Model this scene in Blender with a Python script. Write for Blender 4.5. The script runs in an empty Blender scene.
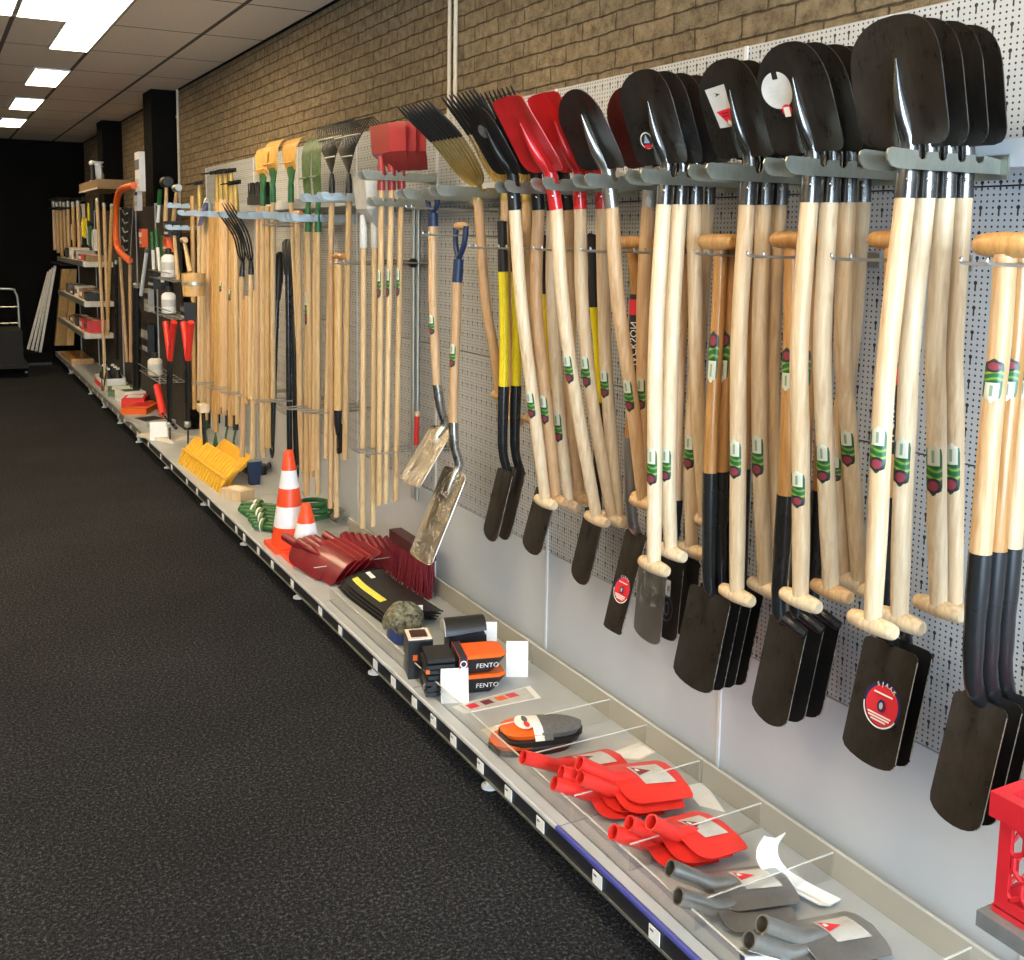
import bpy, math, random
from mathutils import Vector, Matrix
from math import sin, cos, pi, radians, sqrt

random.seed(7)
S = bpy.context.scene
COL = S.collection

# ---------------------------------------------------------------- the room's measure
H = 1.735                      # eye height
F, CX, CY = 1060.0, 512.0, 371.8
YAW, PITCH, ROLL = radians(28.76), radians(7.14), radians(0.845)
WALLX = 1.972                  # face of the perforated back panels
BRICKX = 1.99
CEIL = 2.997
BACKY = 16.3
SHELF = 0.155                  # top of the base shelf
FRONTX = 1.42                  # front of the base shelf

def camera_axes():
    fwd = Vector((sin(YAW) * cos(PITCH), cos(YAW) * cos(PITCH), -sin(PITCH)))
    right = Vector((cos(YAW), -sin(YAW), 0))
    up = right.cross(fwd)
    return (cos(ROLL) * right + sin(ROLL) * up, -sin(ROLL) * right + cos(ROLL) * up, fwd)
RIGHT, UP, FWD = camera_axes()

def P(px, py, X=None, Y=None, Z=None):
    """the place on a vertical or level plane of the room that is seen at a photo point"""
    d = RIGHT * ((px - CX) / F) - UP * ((py - CY) / F) + FWD
    if X is not None: t = X / d.x
    elif Y is not None: t = Y / d.y
    else: t = (Z - H) / d.z
    return Vector((0, 0, H)) + d * t

# ---------------------------------------------------------------- nodes and materials
class NT:
    def __init__(s, name):
        m = bpy.data.materials.new(name); m.use_nodes = True
        s.m = m; s.t = m.node_tree; s.n = s.t.nodes; s.n.clear()
        s.out = s.n.new('ShaderNodeOutputMaterial')
    def new(s, typ, **kw):
        n = s.n.new(typ)
        for k, v in kw.items():
            if k in n.inputs: s.put(n.inputs[k], v)
            else: setattr(n, k, v)
        return n
    def put(s, sock, v):
        if isinstance(v, bpy.types.NodeSocket): s.t.links.new(v, sock)
        elif isinstance(v, (tuple, list)) and len(v) == 3 and sock.type == 'RGBA': sock.default_value = (*v, 1)
        else: sock.default_value = v
    def math(s, op, a, b=None, c=None):
        n = s.n.new('ShaderNodeMath'); n.operation = op
        s.put(n.inputs[0], a)
        if b is not None: s.put(n.inputs[1], b)
        if c is not None: s.put(n.inputs[2], c)
        return n.outputs[0]
    def mix(s, f, a, b):
        n = s.n.new('ShaderNodeMix'); n.data_type = 'RGBA'
        s.put(n.inputs[0], f); s.put(n.inputs[6], a); s.put(n.inputs[7], b)
        return n.outputs[2]
    def ramp(s, f, *st):
        n = s.n.new('ShaderNodeValToRGB'); e = n.color_ramp.elements
        while len(e) < len(st): e.new(0.5)
        for k, (p, c) in enumerate(st):
            e[k].position = p; e[k].color = (*c, 1) if len(c) == 3 else c
        s.put(n.inputs[0], f)
        return n.outputs[0]
    def noise(s, vec, scale, detail=3, rough=.55):
        n = s.n.new('ShaderNodeTexNoise'); s.put(n.inputs['Vector'], vec)
        n.inputs['Scale'].default_value = scale; n.inputs['Detail'].default_value = detail; n.inputs['Roughness'].default_value = rough
        return n.outputs[0]
    def objco(s, scale=(1, 1, 1)):
        tc = s.n.new('ShaderNodeTexCoord'); mp = s.n.new('ShaderNodeMapping')
        s.t.links.new(tc.outputs['Object'], mp.inputs[0]); mp.inputs['Scale'].default_value = scale
        return mp.outputs[0]
    def pos(s):
        return s.n.new('ShaderNodeNewGeometry').outputs['Position']
    def sep(s, v):
        n = s.n.new('ShaderNodeSeparateXYZ'); s.put(n.inputs[0], v); return n.outputs
    def rnd(s):
        return s.n.new('ShaderNodeObjectInfo').outputs['Random']
    def bump(s, h, strength=.3, dist=.01):
        n = s.n.new('ShaderNodeBump'); s.put(n.inputs['Height'], h)
        n.inputs['Strength'].default_value = strength; n.inputs['Distance'].default_value = dist
        return n.outputs[0]
    def bsdf(s, base, rough=.5, metal=0., normal=None, coat=0., spec=.5, **kw):
        b = s.n.new('ShaderNodeBsdfPrincipled')
        s.put(b.inputs['Base Color'], base); s.put(b.inputs['Roughness'], rough); s.put(b.inputs['Metallic'], metal)
        b.inputs['Coat Weight'].default_value = coat; b.inputs['Specular IOR Level'].default_value = spec
        b.inputs['Coat Roughness'].default_value = .12
        if normal is not None: s.put(b.inputs['Normal'], normal)
        for k, v in kw.items(): s.put(b.inputs[k], v)
        s.t.links.new(b.outputs[0], s.out.inputs[0])
        return s.m

M = {}
def plain(name, base, rough=.5, metal=0., vary=.12, scale=30., coat=0., bump=0., bscale=60., spec=.5):
    t = NT(name); v = t.objco()
    n = t.noise(v, scale)
    lo = tuple(c * (1 - vary) for c in base); hi = tuple(min(1, c * (1 + vary)) for c in base)
    col = t.ramp(n, (.3, lo), (.7, hi))
    nm = t.bump(t.noise(v, bscale, 4), bump, .004) if bump else None
    r = t.math('MULTIPLY_ADD', t.noise(v, scale * .6, 3), .25, rough - .12)
    M[name] = t.bsdf(col, r, metal, nm, coat, spec)

def wood(name, a, b, rough=.5, coat=0.):
    t = NT(name); v = t.objco((1, 1, .07))
    n = t.noise(v, 130., 4, .6); r = t.rnd()
    w = t.math('ADD', n, t.math('MULTIPLY_ADD', r, .3, -.15))
    col = t.ramp(w, (.32, b), (.52, tuple((x + y) / 2 for x, y in zip(a, b))), (.72, a))
    spots = t.ramp(t.noise(t.objco((1, 1, .25)), 45., 2), (.30, (.78, .70, .60)), (.40, (1, 1, 1)))
    mx = t.new('ShaderNodeMix', data_type='RGBA', blend_type='MULTIPLY'); mx.inputs[0].default_value = .6
    t.put(mx.inputs[6], col); t.put(mx.inputs[7], spots)
    M[name] = t.bsdf(mx.outputs[2], rough, 0, t.bump(n, .08, .002), coat)

def metal_sheet(name, base, rough, metal, vary=.35, scratches=.25):
    t = NT(name); v = t.objco()
    n = t.noise(v, 9., 5, .65); f = t.noise(t.objco((1, 1, .15)), 120., 3)
    col = t.ramp(t.math('MULTIPLY_ADD', f, .3, t.math('MULTIPLY', n, .75)), (.3, tuple(c * (1 - vary) for c in base)), (.7, tuple(c * (1 + vary) for c in base)))
    r = t.math('MULTIPLY_ADD', n, .3, t.math('MULTIPLY_ADD', f, .12, rough - .2))
    M[name] = t.bsdf(col, r, metal, t.bump(f, scratches * .2, .002))

wood('ash', (.83, .68, .47), (.62, .44, .26), .45)
wood('beech', (.74, .52, .31), (.55, .33, .16), .42)
wood('orange_wood', (.62, .34, .12), (.42, .19, .05), .38, .3)
wood('yellow_wood', (.72, .46, .19), (.50, .28, .08), .4, .15)
wood('pine', (.75, .55, .30), (.55, .35, .16), .55)
metal_sheet('blade_steel', (.070, .061, .054), .30, .8)
metal_sheet('blade_black', (.020, .018, .017), .38, .4)
metal_sheet('socket_steel', (.16, .155, .15), .22, .95, .2)
metal_sheet('maroon_paint', (.075, .018, .018), .4, .2)
metal_sheet('bright_steel', (.62, .60, .56), .26, 1., .15)
metal_sheet('worn_steel', (.46, .445, .42), .33, .95, .15)
metal_sheet('zinc', (.48, .50, .46), .42, .9, .15)
metal_sheet('arm_steel', (.34, .35, .30), .38, .85, .2)
metal_sheet('arm_blue', (.42, .50, .55), .4, .6, .15)
plain('black_tube', (.020, .021, .022), .26, .3, .05, 8., .2)
plain('black_plastic', (.013, .013, .014), .45, 0, .05, 10.)
plain('tip_black', (.01, .009, .009), .5)
plain('gold', (.50, .36, .12), .35, .75)
plain('red_paint', (.55, .018, .02), .3, 0, .12, 14., .35)
plain('red_bright', (.80, .035, .025), .38, 0, .1, 14., .2)
plain('red_plastic', (.36, .028, .026), .35, 0, .1, 10., .2)
plain('dark_red', (.20, .006, .012), .34, 0, .2, 12., .25)
plain('crate_red', (.62, .018, .028), .38, 0, .06, 10., .15)
plain('yellow_grip', (.86, .70, .01), .4, 0, .06)
plain('orange_rake', (.83, .46, .09), .5, 0, .12)
plain('rake_yellow', (.90, .50, .03), .45, 0, .08)
plain('green_plastic', (.02, .13, .035), .4, 0, .25)
plain('green_rake', (.10, .17, .05), .45, 0, .3)
plain('blue_plastic', (.03, .05, .20), .4)
plain('navy', (.012, .03, .09), .4)
plain('wire', (.43, .44, .42), .35, .8)
plain('dark_wire', (.07, .065, .055), .42, .6)
plain('white_plastic', (.86, .87, .88), .4, 0, .03)
plain('card_white', (.88, .88, .86), .65, 0, .03)
plain('card_beige', (.78, .70, .58), .7, 0, .08)
plain('grey_plastic', (.45, .45, .44), .5, 0, .1)
plain('frost_plastic', (.58, .58, .55), .42, 0, .1)
plain('grey_foam', (.13, .13, .135), .75, 0, .15, 80.)
plain('cone_orange', (.93, .085, .02), .42, 0, .05)
plain('cone_white', (.90, .87, .90), .35, 0, .03)
plain('orange_plastic', (.90, .14, .015), .42, 0, .06)
plain('bristle', (.015, .014, .014), .8, 0, .3, 90.)
plain('bristle_red', (.20, .01, .02), .7, 0, .4, 120.)
plain('text_white', (.92, .92, .90), .5, 0, .01)
plain('text_black', (.02, .02, .022), .5, 0, .01)
plain('sticker_red', (.78, .03, .05), .4, 0, .04)
plain('sticker_blue', (.02, .025, .12), .4, 0, .04)
plain('sticker_grey', (.60, .60, .59), .42, 0, .08)
plain('sticker_green', (.02, .22, .05), .4, 0, .1)
plain('sticker_yellow', (.80, .76, .10), .45, 0, .1)
plain('sticker_sky', (.35, .55, .8), .45, 0, .1)
plain('white_metal', (.72, .73, .74), .4, .1, .03)
plain('shelf_grey', (.47, .50, .53), .42, .15, .07, 6.)
plain('panel_grey', (.54, .575, .62), .5, .05, .03, 3.)
plain('rail_black', (.018, .019, .024), .4, 0, .1)
plain('rail_blue', (.05, .06, .30), .4, 0, .05)
plain('pillar_dark', (.0055, .0048, .0042), .85, 0, .15, 4., spec=.12)
plain('pipe_beige', (.62, .53, .40), .5, 0, .06)
plain('camo', (.16, .15, .10), .8, 0, .9, 60.)
plain('board_white', (.62, .60, .54), .6, 0, .1)
plain('brown_box', (.30, .19, .09), .75, 0, .15)

# clear acrylic
t = NT('acrylic')
tr = t.new('ShaderNodeBsdfTransparent', Color=(.985, .985, .98)); gl = t.new('ShaderNodeBsdfGlossy', Roughness=.04)
fr = t.new('ShaderNodeFresnel', IOR=1.45); ms = t.n.new('ShaderNodeMixShader')
t.put(ms.inputs[0], t.math('MULTIPLY', fr.outputs[0], .35)); t.put(ms.inputs[1], tr.outputs[0]); t.put(ms.inputs[2], gl.outputs[0])
t.t.links.new(ms.outputs[0], t.out.inputs[0]); M['acrylic'] = t.m
t = NT('acrylic_edge')
tr = t.new('ShaderNodeBsdfTransparent'); df = t.new('ShaderNodeBsdfDiffuse', Color=(.85, .84, .78))
ms = t.n.new('ShaderNodeMixShader'); ms.inputs[0].default_value = .55
t.put(ms.inputs[1], tr.outputs[0]); t.put(ms.inputs[2], df.outputs[0]); t.t.links.new(ms.outputs[0], t.out.inputs[0]); M['acrylic_edge'] = t.m
# the back riser, beige reflection painted in, and the foil round the metal shovels
t = NT('riser_reflection')
tr = t.new('ShaderNodeBsdfTransparent', Color=(.93, .91, .86)); df = t.new('ShaderNodeBsdfPrincipled', Roughness=.2); df.inputs['Base Color'].default_value = (.55, .52, .45, 1)
ms = t.n.new('ShaderNodeMixShader'); ms.inputs[0].default_value = .55
t.put(ms.inputs[1], tr.outputs[0]); t.put(ms.inputs[2], df.outputs[0]); t.t.links.new(ms.outputs[0], t.out.inputs[0]); M['riser_reflection'] = t.m
t = NT('foil')
v = t.objco(); cr = t.noise(v, 22., 5, .6)
tr = t.new('ShaderNodeBsdfTransparent', Color=(.95, .95, .95)); gl = t.new('ShaderNodeBsdfGlossy', Roughness=.12, Normal=t.bump(cr, .9, .03))
ms = t.n.new('ShaderNodeMixShader'); t.put(ms.inputs[0], t.ramp(cr, (.45, (.03,) * 3), (.70, (.30,) * 3)))
t.put(ms.inputs[1], tr.outputs[0]); t.put(ms.inputs[2], gl.outputs[0]); t.t.links.new(ms.outputs[0], t.out.inputs[0]); M['foil'] = t.m
# crumpled shiny sheet of the wide aluminium shovels
t = NT('aluminium'); v = t.objco(); cr = t.noise(v, 7., 4, .5)
M['aluminium'] = t.bsdf((.50, .44, .35), .33, 1., t.bump(cr, .30, .03))

# perforated panel: small holes with a keyhole at every third and fourth
t = NT('pegboard')
s = t.sep(t.pos()); U = t.math('DIVIDE', s[1], .0447); V = t.math('DIVIDE', s[2], .0532)
def frac_c(x, k): return t.math('SUBTRACT', t.math('FRACT', t.math('MULTIPLY', x, k)), .5)
du = t.math('MULTIPLY', frac_c(U, 3.), .0149); dv = t.math('MULTIPLY', frac_c(V, 4.), .0133)
r1 = t.math('SQRT', t.math('ADD', t.math('MULTIPLY', du, du), t.math('MULTIPLY', dv, dv)))
small = t.math('LESS_THAN', r1, .0026)
U2 = t.math('ADD', U, 1. / 3.); V2 = t.math('ADD', V, 3. / 8.)
ku = t.math('MULTIPLY', frac_c(U2, 1.), .0447); kv = t.math('MULTIPLY', frac_c(V2, 1.), .0532)
kr = t.math('SQRT', t.math('ADD', t.math('MULTIPLY', ku, ku), t.math('MULTIPLY', kv, kv)))
key = t.math('LESS_THAN', kr, .0046)
slot = t.math('MULTIPLY', t.math('LESS_THAN', t.math('ABSOLUTE', ku), .0020), t.math('LESS_THAN', t.math('ABSOLUTE', t.math('ADD', kv, .0085)), .0095))
hole = t.math('MINIMUM', t.math('ADD', t.math('ADD', small, key), slot), 1.)
base = t.ramp(t.noise(t.pos(), 2.5), (.3, (.45, .47, .495)), (.7, (.49, .51, .535)))
M['pegboard'] = t.bsdf(t.mix(hole, base, (.012, .013, .016)), .5, 0, t.bump(t.math('SUBTRACT', 1., hole), .35, .003))

# rough brick
t = NT('brick'); s = t.sep(t.pos())
cb = t.n.new('ShaderNodeCombineXYZ'); wob = t.noise(t.pos(), 9., 5, .65)
t.put(cb.inputs[0], t.math('MULTIPLY_ADD', wob, .03, s[1])); t.put(cb.inputs[1], t.math('MULTIPLY_ADD', wob, .020, s[2]))
bk = t.n.new('ShaderNodeTexBrick'); t.put(bk.inputs['Vector'], cb.outputs[0])
bk.inputs['Scale'].default_value = 1.; bk.inputs['Brick Width'].default_value = .205; bk.inputs['Row Height'].default_value = .0605
bk.inputs['Mortar Size'].default_value = .0042; bk.inputs['Mortar Smooth'].default_value = .6
bk.inputs['Color1'].default_value = (1, 1, 1, 1); bk.inputs['Color2'].default_value = (.78, .78, .78, 1); bk.inputs['Mortar'].default_value = (.34, .30, .25, 1)
big = t.noise(t.pos(), 24., 8, .72); fine = t.noise(t.pos(), 95., 4, .6)
c = t.ramp(big, (.30, (.17, .118, .060)), (.50, (.40, .295, .168)), (.70, (.56, .43, .26)))
mx = t.new('ShaderNodeMix', data_type='RGBA', blend_type='MULTIPLY'); mx.inputs[0].default_value = 1.
t.put(mx.inputs[6], c); t.put(mx.inputs[7], bk.outputs[0])
hgt = t.math('SUBTRACT', t.math('MULTIPLY_ADD', fine, .25, big), t.math('MULTIPLY', bk.outputs['Fac'], .85))
M['brick'] = t.bsdf(mx.outputs[2], .9, 0, t.bump(hgt, 1., .05))

# carpet
t = NT('carpet'); p = t.pos(); n1 = t.noise(p, 95., 3, .8); n2 = t.noise(p, 1.3, 3)
vo = t.new('ShaderNodeTexVoronoi'); t.put(vo.inputs['Vector'], p); vo.inputs['Scale'].default_value = 130.
c = t.ramp(t.math('MULTIPLY_ADD', n2, .10, t.math('MULTIPLY', n1, .95)), (.42, (.006, .006, .0075)), (.56, (.022, .0225, .026)), (.68, (.105, .107, .118)))
M['carpet'] = t.bsdf(c, .95, 0, t.bump(t.math('ADD', n1, vo.outputs[0]), .8, .012), 0, .2)

# ceiling tiles 0.545 x 1.04 with dark seams
t = NT('ceiling_tile'); s = t.sep(t.pos())
def seam(v, off, step, w):
    f = t.math('FRACT', t.math('DIVIDE', t.math('SUBTRACT', v, off), step))
    return t.math('LESS_THAN', t.math('MULTIPLY', t.math('SUBTRACT', .5, t.math('ABSOLUTE', t.math('SUBTRACT', f, .5))), step), w)
g = t.math('MAXIMUM', seam(s[0], .5, .545, .014), seam(s[1], 7.05, 1.04, .009))
base = t.ramp(t.noise(t.pos(), 60., 4), (.35, (.80, .71, .60)), (.65, (.88, .79, .68)))
M['ceiling_tile'] = t.bsdf(t.mix(g, base, (.10, .085, .07)), .85)

t = NT('lamp_warm'); e = t.new('ShaderNodeEmission', Color=(1., .78, .48), Strength=17.); t.t.links.new(e.outputs[0], t.out.inputs[0]); M['lamp_warm'] = t.m

# handle sticker: cream top, green body with yellow stripes, red disc at the end (v runs along the handle)
def handle_sticker(name, flip):
    t = NT(name); uv = t.sep(t.n.new('ShaderNodeTexCoord').outputs['UV'])
    v = uv[1] if not flip else t.math('SUBTRACT', 1., uv[1]); u = uv[0]
    wv = t.math('MULTIPLY_ADD', t.math('SINE', t.math('MULTIPLY', u, 5.)), .03, v)
    col = t.ramp(wv, (0, (.010, .085, .022)), (.30, (.010, .085, .022)), (.35, (.36, .46, .06)), (.39, (.012, .13, .035)), (.46, (.012, .12, .03)), (.50, (.22, .36, .06)), (.55, (.008, .09, .02)))
    inner = t.math('MULTIPLY', t.math('GREATER_THAN', v, .58), t.math('LESS_THAN', t.math('ABSOLUTE', t.math('SUBTRACT', u, .5)), .36))
    col = t.mix(inner, col, (.62, .63, .50))
    du = t.math('MULTIPLY', t.math('SUBTRACT', u, .5), .34); dv = t.math('SUBTRACT', v, .19)
    r = t.math('SQRT', t.math('ADD', t.math('MULTIPLY', du, du), t.math('MULTIPLY', dv, dv)))
    col = t.mix(t.math('LESS_THAN', r, .152), col, (.025, .025, .03)); col = t.mix(t.math('LESS_THAN', r, .098), col, (.27, .045, .06))
    txt = t.math('MULTIPLY', t.math('LESS_THAN', t.math('ABSOLUTE', t.math('SUBTRACT', u, .5)), .08), t.math('LESS_THAN', t.math('ABSOLUTE', t.math('SUBTRACT', v, .76)), .12))
    col = t.mix(txt, col, (.25, .32, .22))
    M[name] = t.bsdf(col, .35)
handle_sticker('sticker_down', False); handle_sticker('sticker_up', True)

# ---------------------------------------------------------------- mesh maker
class MB:
    def __init__(s): s.v = []; s.f = []; s.uv = {}
    def add(s, vs, fs):
        o = len(s.v); s.v += [Vector(p) for p in vs]; s.f += [[i + o for i in f] for f in fs]
        return o
    def box(s, c, size, R=None):
        hx, hy, hz = (a / 2 for a in size)
        vs = [Vector((x, y, z)) for x in (-hx, hx) for y in (-hy, hy) for z in (-hz, hz)]
        if R is not None: vs = [R @ p for p in vs]
        s.add([p + Vector(c) for p in vs], [(0, 1, 3, 2), (4, 6, 7, 5), (0, 4, 5, 1), (2, 3, 7, 6), (0, 2, 6, 4), (1, 5, 7, 3)])
        return s
    def bbox(s, lo, hi):
        return s.box([(a + b) / 2 for a, b in zip(lo, hi)], [abs(b - a) for a, b in zip(lo, hi)])
    def tube(s, pts, rad, n=12, caps=True, squash=1.):
        pts = [Vector(p) for p in pts]; k = len(pts)
        rad = [rad] * k if not isinstance(rad, (list, tuple)) else rad
        tang = [(pts[min(i + 1, k - 1)] - pts[max(i - 1, 0)]).normalized() for i in range(k)]
        ref = Vector((0, 1, 0)) if abs(tang[0].y) < .9 else Vector((1, 0, 0))
        a = (ref - tang[0] * ref.dot(tang[0])).normalized()
        vs = []
        for i in range(k):
            a = (a - tang[i] * a.dot(tang[i])).normalized(); b = tang[i].cross(a)
            for j in range(n):
                th = 2 * pi * j / n
                vs.append(pts[i] + (a * cos(th) + b * sin(th) * squash) * rad[i])
        fs = [(i * n + j, i * n + (j + 1) % n, (i + 1) * n + (j + 1) % n, (i + 1) * n + j) for i in range(k - 1) for j in range(n)]
        if caps: fs += [tuple(range(n - 1, -1, -1)), tuple((k - 1) * n + j for j in range(n))]
        s.add(vs, fs); return s
    def pipe_open(s, pts, rad, wall, n=14):
        """open-mouthed tube: outer skin, inner skin at the first end"""
        s.tube(pts, rad, n, False)
        pts = [Vector(p) for p in pts]
        r0 = rad[0] if isinstance(rad, (list, tuple)) else rad
        d = (pts[1] - pts[0]).normalized(); o = len(s.v) - n * len(pts)
        ring = s.v[o:o + n]
        inner = [pts[0] + (q - pts[0]) * (1 - wall / r0) for q in ring]
        deep = [q + d * .05 for q in inner]
        o2 = s.add(inner + deep, [])
        for j in range(n):
            jj = (j + 1) % n
            s.f += [[o + j, o2 + j, o2 + jj, o + jj], [o2 + j, o2 + n + j, o2 + n + jj, o2 + jj]]
        s.f.append([o2 + n + j for j in range(n)])
        return s
    def lathe(s, c, prof, n=24, axis=(0, 0, 1)):
        ax = Vector(axis).normalized(); ref = Vector((1, 0, 0)) if abs(ax.x) < .9 else Vector((0, 1, 0))
        a = (ref - ax * ref.dot(ax)).normalized(); b = ax.cross(a); c = Vector(c)
        vs = [c + ax * h + (a * cos(2 * pi * j / n) + b * sin(2 * pi * j / n)) * r for r, h in prof for j in range(n)]
        k = len(prof)
        fs = [(i * n + j, i * n + (j + 1) % n, (i + 1) * n + (j + 1) % n, (i + 1) * n + j) for i in range(k - 1) for j in range(n)]
        fs += [tuple(range(n - 1, -1, -1)), tuple((k - 1) * n + j for j in range(n))]
        s.add(vs, fs); return s
    def prism(s, pts, d):
        """closed outline given in space, pushed along d"""
        pts = [Vector(p) for p in pts]; n = len(pts); d = Vector(d)
        s.add(pts + [p + d for p in pts], [tuple(range(n - 1, -1, -1)), tuple(range(n, 2 * n))] + [(i, (i + 1) % n, (i + 1) % n + n, i + n) for i in range(n)])
        return s
    def sheet(s, rows, thick, nrm=None):
        """grid of points (rows x columns) given thickness along its own normals"""
        R, C = len(rows), len(rows[0]); vs = [Vector(p) for r in rows for p in r]
        def nr(i, j):
            a = Vector(rows[min(i + 1, R - 1)][j]) - Vector(rows[max(i - 1, 0)][j]); b = Vector(rows[i][min(j + 1, C - 1)]) - Vector(rows[i][max(j - 1, 0)])
            q = a.cross(b)
            if q.length < 1e-9: return Vector(nrm) if nrm is not None else Vector((0, 0, 1))
            return q.normalized()
        sg = -1 if nrm is not None and nr(R // 2, C // 2).dot(Vector(nrm)) < 0 else 1
        back = [vs[i * C + j] - nr(i, j) * (thick * sg) for i in range(R) for j in range(C)]
        N = R * C; fs = []
        for i in range(R - 1):
            for j in range(C - 1):
                a, b, c, d = i * C + j, i * C + j + 1, (i + 1) * C + j + 1, (i + 1) * C + j
                fs += [(a, d, c, b), (a + N, b + N, c + N, d + N)]
        rim = [j for j in range(C)] + [i * C + C - 1 for i in range(1, R)] + [(R - 1) * C + j for j in range(C - 2, -1, -1)] + [i * C for i in range(R - 2, 0, -1)]
        for k in range(len(rim)):
            a, b = rim[k], rim[(k + 1) % len(rim)]; fs.append((a, b, b + N, a + N))
        s.add(vs + back, fs); return s
    def disc(s, c, ex, ey, rx, ry, n=28, r0=0., a0=0., a1=2 * pi):
        c, ex, ey = Vector(c), Vector(ex), Vector(ey); full = a1 - a0 > 2 * pi - .01
        k = n if full else n + 1; an = [a0 + (a1 - a0) * j / n for j in range(k)]
        outer = [c + ex * rx * cos(a) + ey * ry * sin(a) for a in an]
        if r0 <= 0:
            s.add(outer + ([] if full else [c]), [tuple(range(len(outer) + (0 if full else 1)))])
        else:
            inner = [c + ex * rx * r0 * cos(a) + ey * ry * r0 * sin(a) for a in an]
            s.add(outer + inner, [(j, (j + 1) % k, k + (j + 1) % k, k + j) for j in range(k if full else k - 1)])
        return s
    def quad(s, a, b, c, d): s.add([a, b, c, d], [(0, 1, 2, 3)]); return s
    def text(s, txt, c, ex, ey, size, center=True):
        vs, fs, w = glyphs(txt); c, ex, ey = Vector(c), Vector(ex), Vector(ey)
        ox = w / 2 if center else 0
        s.add([c + ex * (x - ox) * size + ey * (y - .35) * size for x, y in vs], fs); return s
    def text_arc(s, txt, c, ex, ey, radius, size, a_mid, a_span):
        c, ex, ey = Vector(c), Vector(ex), Vector(ey); n = len(txt)
        for k, ch in enumerate(txt):
            a = a_mid + a_span / 2 - a_span * (k + .5) / n
            rd = ex * cos(a) + ey * sin(a); tg = ex * sin(a) - ey * cos(a)
            if ch != ' ': s.text(ch, c + rd * radius, tg, rd, size)
        return s
    def build(s, name, mat, parent=None, smooth=True, angle=38):
        me = bpy.data.meshes.new(name)
        off = Vector((0, 0, 0)); q = parent
        while q is not None: off += q.location; q = q.parent
        me.from_pydata([tuple(p - off) for p in s.v], [], s.f)
        if s.uv:
            L = me.uv_layers.new(name='uv')
            for lp in me.loops: L.data[lp.index].uv = s.uv.get(lp.vertex_index, (0, 0))
        me.validate(); me.update()
        if smooth:
            me.polygons.foreach_set('use_smooth', [True] * len(me.polygons)); me.set_sharp_from_angle(angle=radians(angle))
        me.materials.append(M[mat])
        o = bpy.data.objects.new(name, me); COL.objects.link(o)
        if parent is not None: o.parent = parent
        return o

_gl = {}
def glyphs(txt):
    if txt in _gl: return _gl[txt]
    cu = bpy.data.curves.new('lettering', 'FONT'); cu.body = txt; cu.size = 1.; cu.resolution_u = 2
    ob = bpy.data.objects.new('lettering', cu); COL.objects.link(ob)
    dg = bpy.context.evaluated_depsgraph_get(); me = bpy.data.meshes.new_from_object(ob.evaluated_get(dg))
    vs = [(v.co.x, v.co.y) for v in me.vertices]; fs = [tuple(p.vertices) for p in me.polygons]
    w = max([x for x, y in vs] or [.3])
    bpy.data.objects.remove(ob); bpy.data.curves.remove(cu); bpy.data.meshes.remove(me)
    _gl[txt] = (vs, fs, w); return _gl[txt]

def tag(o, label, cat, group=None, kind=None):
    o['label'] = label; o['category'] = cat
    if group: o['group'] = group
    if kind: o['kind'] = kind
    return o
USED = {}
def thing(name, label, cat, loc, group=None):
    o = bpy.data.objects.new(name, None); COL.objects.link(o); o.empty_display_size = .05
    o.location = Vector(loc); USED.setdefault(label, 0); USED[label] += 1
    return tag(o, label, cat, group)
def struct(name, mb, mat, smooth=False):
    o = mb.build(name, mat, None, smooth); o['kind'] = 'structure'; return o
def copy_tree(o, shift, parent=None):
    c = o.copy(); COL.objects.link(c)
    if parent is None: c.location = o.location + Vector(shift)
    else: c.parent = parent
    for ch in [x for x in COL.objects if x.parent == o]: copy_tree(ch, shift, c)
    return c
def smoothpath(pts, n=14):
    """Catmull-Rom through the points"""
    pts = [Vector(p) for p in pts]
    if len(pts) < 3: return [pts[0].lerp(pts[-1], i / n) for i in range(n + 1)]
    q = [pts[0] * 2 - pts[1]] + pts + [pts[-1] * 2 - pts[-2]]
    out = []; m = len(pts) - 1; per = max(2, n // m)
    for i in range(m):
        a, b, c, d = q[i:i + 4]
        for k in range(per):
            t = k / per
            out.append(.5 * ((2 * b) + (c - a) * t + (2 * a - 5 * b + 4 * c - d) * t * t + (3 * b - a - 3 * c + d) * t ** 3))
    return out + [pts[-1]]
def densify(pts, m=7):
    n = len(pts)
    if n > 12: return pts
    return [tuple(a + (b - a) * k / m for a, b in zip(pts[i], pts[(i + 1) % n])) for i in range(n) for k in range(m)]
ORD = ['first', 'second', 'third', 'fourth', 'fifth', 'sixth', 'seventh', 'eighth', 'ninth', 'tenth', 'eleventh', 'twelfth']
# ================================================================ the room
X0, Y0 = -4.6, -3.2
WINX = -1.45
struct('floor', MB().bbox((X0, Y0, -.05), (BRICKX + .2, BACKY + .2, 0)), 'carpet')
struct('ceiling', MB().bbox((X0, Y0, CEIL), (BRICKX + .2, BACKY + .2, CEIL + .08)), 'ceiling_tile')
struct('wall_right', MB().bbox((BRICKX, Y0, 0), (BRICKX + .2, BACKY + .2, CEIL)), 'brick')
struct('wall_back', MB().bbox((X0, BACKY, 0), (BRICKX, BACKY + .2, CEIL)), 'pillar_dark')
plain('wall_plaster', (.42, .40, .37), .8)
struct('wall_left', MB().bbox((X0 - .2, Y0, 0), (X0, BACKY, CEIL)), 'wall_plaster')
w = MB().bbox((X0, Y0 - .2, 0), (BRICKX, Y0, .25)).bbox((X0, Y0 - .2, 2.85), (BRICKX, Y0, CEIL)).bbox((X0, Y0 - .2, .25), (WINX, Y0, 2.85)).bbox((1.75, Y0 - .2, .25), (BRICKX, Y0, 2.85))
struct('wall_front', w, 'wall_plaster')
w = MB()
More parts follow.
